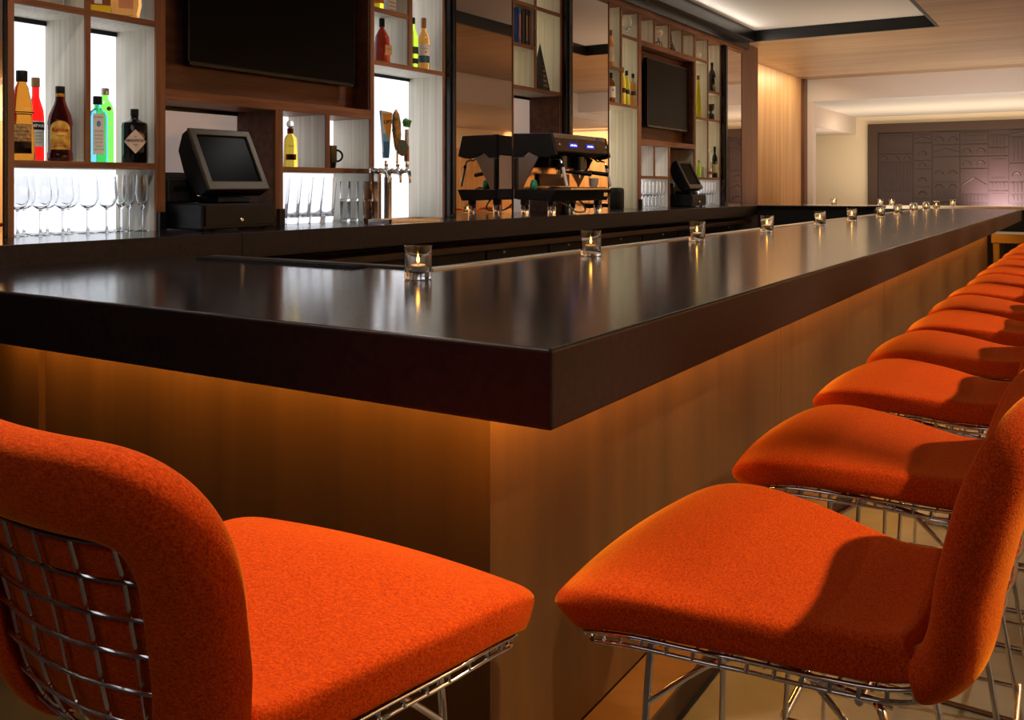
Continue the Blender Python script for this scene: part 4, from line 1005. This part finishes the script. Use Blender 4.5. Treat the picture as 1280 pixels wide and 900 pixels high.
def shell(a, s, off=0.0):
    p, t_ = prof(s)
    n = Vector((-t_.y, t_.x)) * -1   # in (Y,Z): to the sitter's side
    if n.y < 0 and s < STOT * .4: n = -n
    k = interp(KK, s)
    c = k * a * a
    v = Vector((a, p.x + n.x * c, p.y + n.y * c))
    nn = Vector((-2 * k * a, n.x, n.y)).normalized()
    return v + nn * off
SJ = .435 * K
def pad(s0, s1, th, outset, na, ns, thfn=None, base=.004):
    """cushion slab between arc lengths s0 and s1"""
    us = [-1 + 2 * i / na for i in range(na + 1)]
    us = [sorted((-1, 1))[0]] + [-.94] + us[1:-1] + [.94, 1]
    tt = [0, .03] + [i / ns for i in range(1, ns)] + [.97, 1]
    vs = []; n0 = len(us); m0 = len(tt)
    for lay in (0, 1):
        for q in tt:
            s = s0 + (s1 - s0) * q; h = hwid(min(max(s, 0), STOT)) + outset
            for u in us:
                T = base if lay == 0 else th * (1.0 + .12 * (1 - u * u))
                if lay == 1 and (abs(u) > .97): T *= .92
                if lay == 1 and (q in (0, 1)): T *= .90
                vs.append(shell(u * h, s, T))
    fs = []; o = n0 * m0
    for j in range(m0 - 1):
        for i in range(n0 - 1):
            a = j * n0 + i
            fs.append((a, a + n0, a + n0 + 1, a + 1)); fs.append((o + a, o + a + 1, o + a + n0 + 1, o + a + n0))
    # upright side wall with two extra rings so the rim keeps its shape
    ring = [i for i in range(n0)] + [j * n0 + n0 - 1 for j in range(1, m0)] + [(m0 - 1) * n0 + i for i in range(n0 - 2, -1, -1)] + [j * n0 for j in range(m0 - 2, 0, -1)]
    prev = ring; N = len(ring)
    for f_ in (.18, .80):
        cur = []
        for r_ in ring:
            lo, hi = Vector(vs[r_]), Vector(vs[o + r_]); p = lo.lerp(hi, f_)
            jj, ii = divmod(r_, n0)
            p.x += (.005 if ii == n0 - 1 else -.005 if ii == 0 else 0)
            cur.append(len(vs)); vs.append(p)
        for k in range(N): fs.append((prev[k], prev[(k + 1) % N], cur[(k + 1) % N], cur[k]))
        prev = cur
    top = [o + r_ for r_ in ring]
    for k in range(N): fs.append((prev[k], prev[(k + 1) % N], top[(k + 1) % N], top[k]))
    return B().add(vs, fs)
def outline(s0, n=60):
    pts = []
    k = 40
    for i in range(k + 1):
        s = s0 + (STOT - s0) * i / k; pts.append(Vector((hwid(s), s)))
    pts += [Vector((hwid(STOT) * .5, STOT + .003)), Vector((0, STOT + .004))]
    full = pts + [Vector((-p.x, p.y)) for p in reversed(pts[:-1])]
    # even resample
    L_ = [0]
    for a, b_ in zip(full, full[1:]): L_.append(L_[-1] + (b_ - a).length)
    out = []
    for i in range(n + 1):
        d = L_[-1] * i / n; j = 0
        while j < len(L_) - 2 and L_[j + 1] < d: j += 1
        f_ = (d - L_[j]) / max(L_[j + 1] - L_[j], 1e-9); out.append(full[j].lerp(full[j + 1], f_))
    for _ in range(3):
        out = [out[0]] + [(out[i - 1] + out[i] * 2 + out[i + 1]) / 4 for i in range(1, n)] + [out[-1]]
    return out
def cover():
    """fabric border wrapping round the back of the shell, leaving an opening"""
    ol = outline(SJ - .012 * K, 56); n = len(ol) - 1
    sec = [(.045, .040), (.012, .041), (-.014, .030), (-.021, .006), (-.017, -.016), (.006, -.025), (.045, -.024), (.066, -.019), (.072, -.011), (.066, -.005), (.040, -.003)]
    vs = []; fs = []; m_ = len(sec)
    for i, p in enumerate(ol):
        t_ = ol[min(i + 1, n)] - ol[max(i - 1, 0)]; t_.normalize()
        inn = Vector((-t_.y, t_.x))
        for e, off in sec:
            q = p + inn * e
            vs.append(shell(q.x, q.y, off))
    for i in range(n):
        for j in range(m_):
            k = (j + 1) % m_
            fs.append((i * m_ + j, i * m_ + k, (i + 1) * m_ + k, (i + 1) * m_ + j))
    fs.append(tuple(range(m_))); fs.append(tuple(reversed(range(n * m_, (n + 1) * m_))))
    return B().add(vs, fs)
def full_outline(off, ex, n=110):
    ol = outline(0.0, n)
    front = [Vector((-hwid(0) * (1 - 2 * i / 8), 0)) for i in range(1, 8)]
    ol = ol + front
    c = []
    for i, p in enumerate(ol):
        t_ = ol[(i + 1) % len(ol)] - ol[i - 1]; t_.normalize(); inn = Vector((-t_.y, t_.x)); q = p - inn * ex
        c.append(shell(q.x, q.y, off))
    return c
def make_stool():
    t = thing('bar_stool', 'x', 'bar stool', (0, 0, 0), group='orange bar stools')
    pad(-.010, SJ + .006, .058, .010, 12, 16).build('seat_cushion', 'fabric', t, sub=2)
    # front slab of the backrest
    s1 = STOT - .02
    bc = pad(SJ + .014, s1, .040, -.02, 10, 10)
    bc.build('back_cushion', 'fabric', t, sub=2)
    cover().build('back_cover', 'fabric', t, sub=2)
    wr = B()
    for i in range(-3, 4):
        a = i / 3.7
        wr.tube([shell(a * hwid(STOT * q / 40), STOT * q / 40, -.002) for q in range(41)], .0025, 6)
    s = .03
    while s < STOT - .01:
        h = hwid(s); wr.tube([shell(h * (-1 + 2 * q / 14), s, -.0062) for q in range(15)], .0022, 6); s += .041
    for p, q in zip(full_outline(-.004, .0, 64), full_outline(-.0165, -.001, 64)): wr.tube([p, q], .0030, 6)
    wr.build('wire_grid', 'chrome', t, smooth=True)
    B().tube(full_outline(-.003, .001), .0030, 8, True).build('rim_wire', 'chrome', t, smooth=True)
    B().tube(full_outline(-.017, -.002), .0030, 8, True).build('rim_wire', 'chrome', t, smooth=True)
    R = .0055
    for sg in (-1, 1):
        B().tube(spline([(sg * .150, .215, .696), (sg * .150, .16, .704), (sg * .145, .04, .690), (sg * .135, -.08, .668), (sg * .13, -.13, .664)], 16), R, 8).build('mount_bar', 'chrome', t, smooth=True)
        B().tube(spline([(sg * .150, .175, .703), (sg * .156, .185, .66), (sg * .17, .195, .45), (sg * .205, .215, .012)], 16), R, 8).build('leg', 'chrome', t, smooth=True)
        B().tube(spline([(sg * .133, -.11, .665), (sg * .142, -.125, .63), (sg * .165, -.165, .40), (sg * .205, -.225, .012)], 16), R, 8).build('leg', 'chrome', t, smooth=True)
        B().tube([(sg * .205, .235, .0062), (sg * .205, -.245, .0062)], R, 8).build('runner', 'chrome', t, smooth=True)
        B().tube(spline([(sg * .1445, .06, .690), (sg * .152, .12, .648), (sg * .160, .188, .590)], 8), R * .85, 8).build('brace', 'chrome', t, smooth=True)
        B().tube(spline([(sg * .1385, -.03, .676), (sg * .145, -.09, .62), (sg * .152, -.145, .56)], 8), R * .85, 8).build('brace', 'chrome', t, smooth=True)
        B().tube([(sg * .186, .206, .235), (sg * .187, -.198, .235)], R * .85, 8).build('stretcher', 'chrome', t, smooth=True)
    B().tube([(-.187, .207, .24), (.187, .207, .24)], .008, 10).build('footrest', 'chrome', t, smooth=True)
    B().tube([(-.186, -.199, .24), (.186, -.199, .24)], R, 8).build('stretcher', 'chrome', t, smooth=True)
    B().tube([(-.148, .06, .684), (.148, .06, .684)], R, 8).build('cross_bar', 'chrome', t, smooth=True)
    B().tube([(-.136, -.09, .660), (.136, -.09, .660)], R, 8).build('cross_bar', 'chrome', t, smooth=True)
    return t
ST = make_stool()
ST.location = (-.907, .832, 0); ST.rotation_euler = (0, 0, 0)
tag(ST, 'orange wire bar stool seen from behind, facing the short end of the bar')
ysr = [1.37, 2.09, 2.80, 3.47, 4.15, 4.80, 5.45, 6.11, 6.77, 7.43, 8.09, 8.75, 9.41, 10.07]
nm = ['nearest', 'second', 'third', 'fourth', 'fifth', 'sixth', 'seventh', 'eighth', 'ninth', 'tenth', 'eleventh', 'twelfth', 'thirteenth', 'fourteenth']
for k, y in enumerate(ysr):
    c = copy_tree(ST); c.location = (-.345 + (.01 if k % 3 == 1 else 0), y, 0); c.rotation_euler = (0, 0, pi / 2 + radians((0, 1.5, -1.5, 1)[k % 4]))
    tag(c, 'orange wire bar stool %s the corner in the row along the long bar front' % ('nearest' if k == 0 else nm[k] + ' from'))
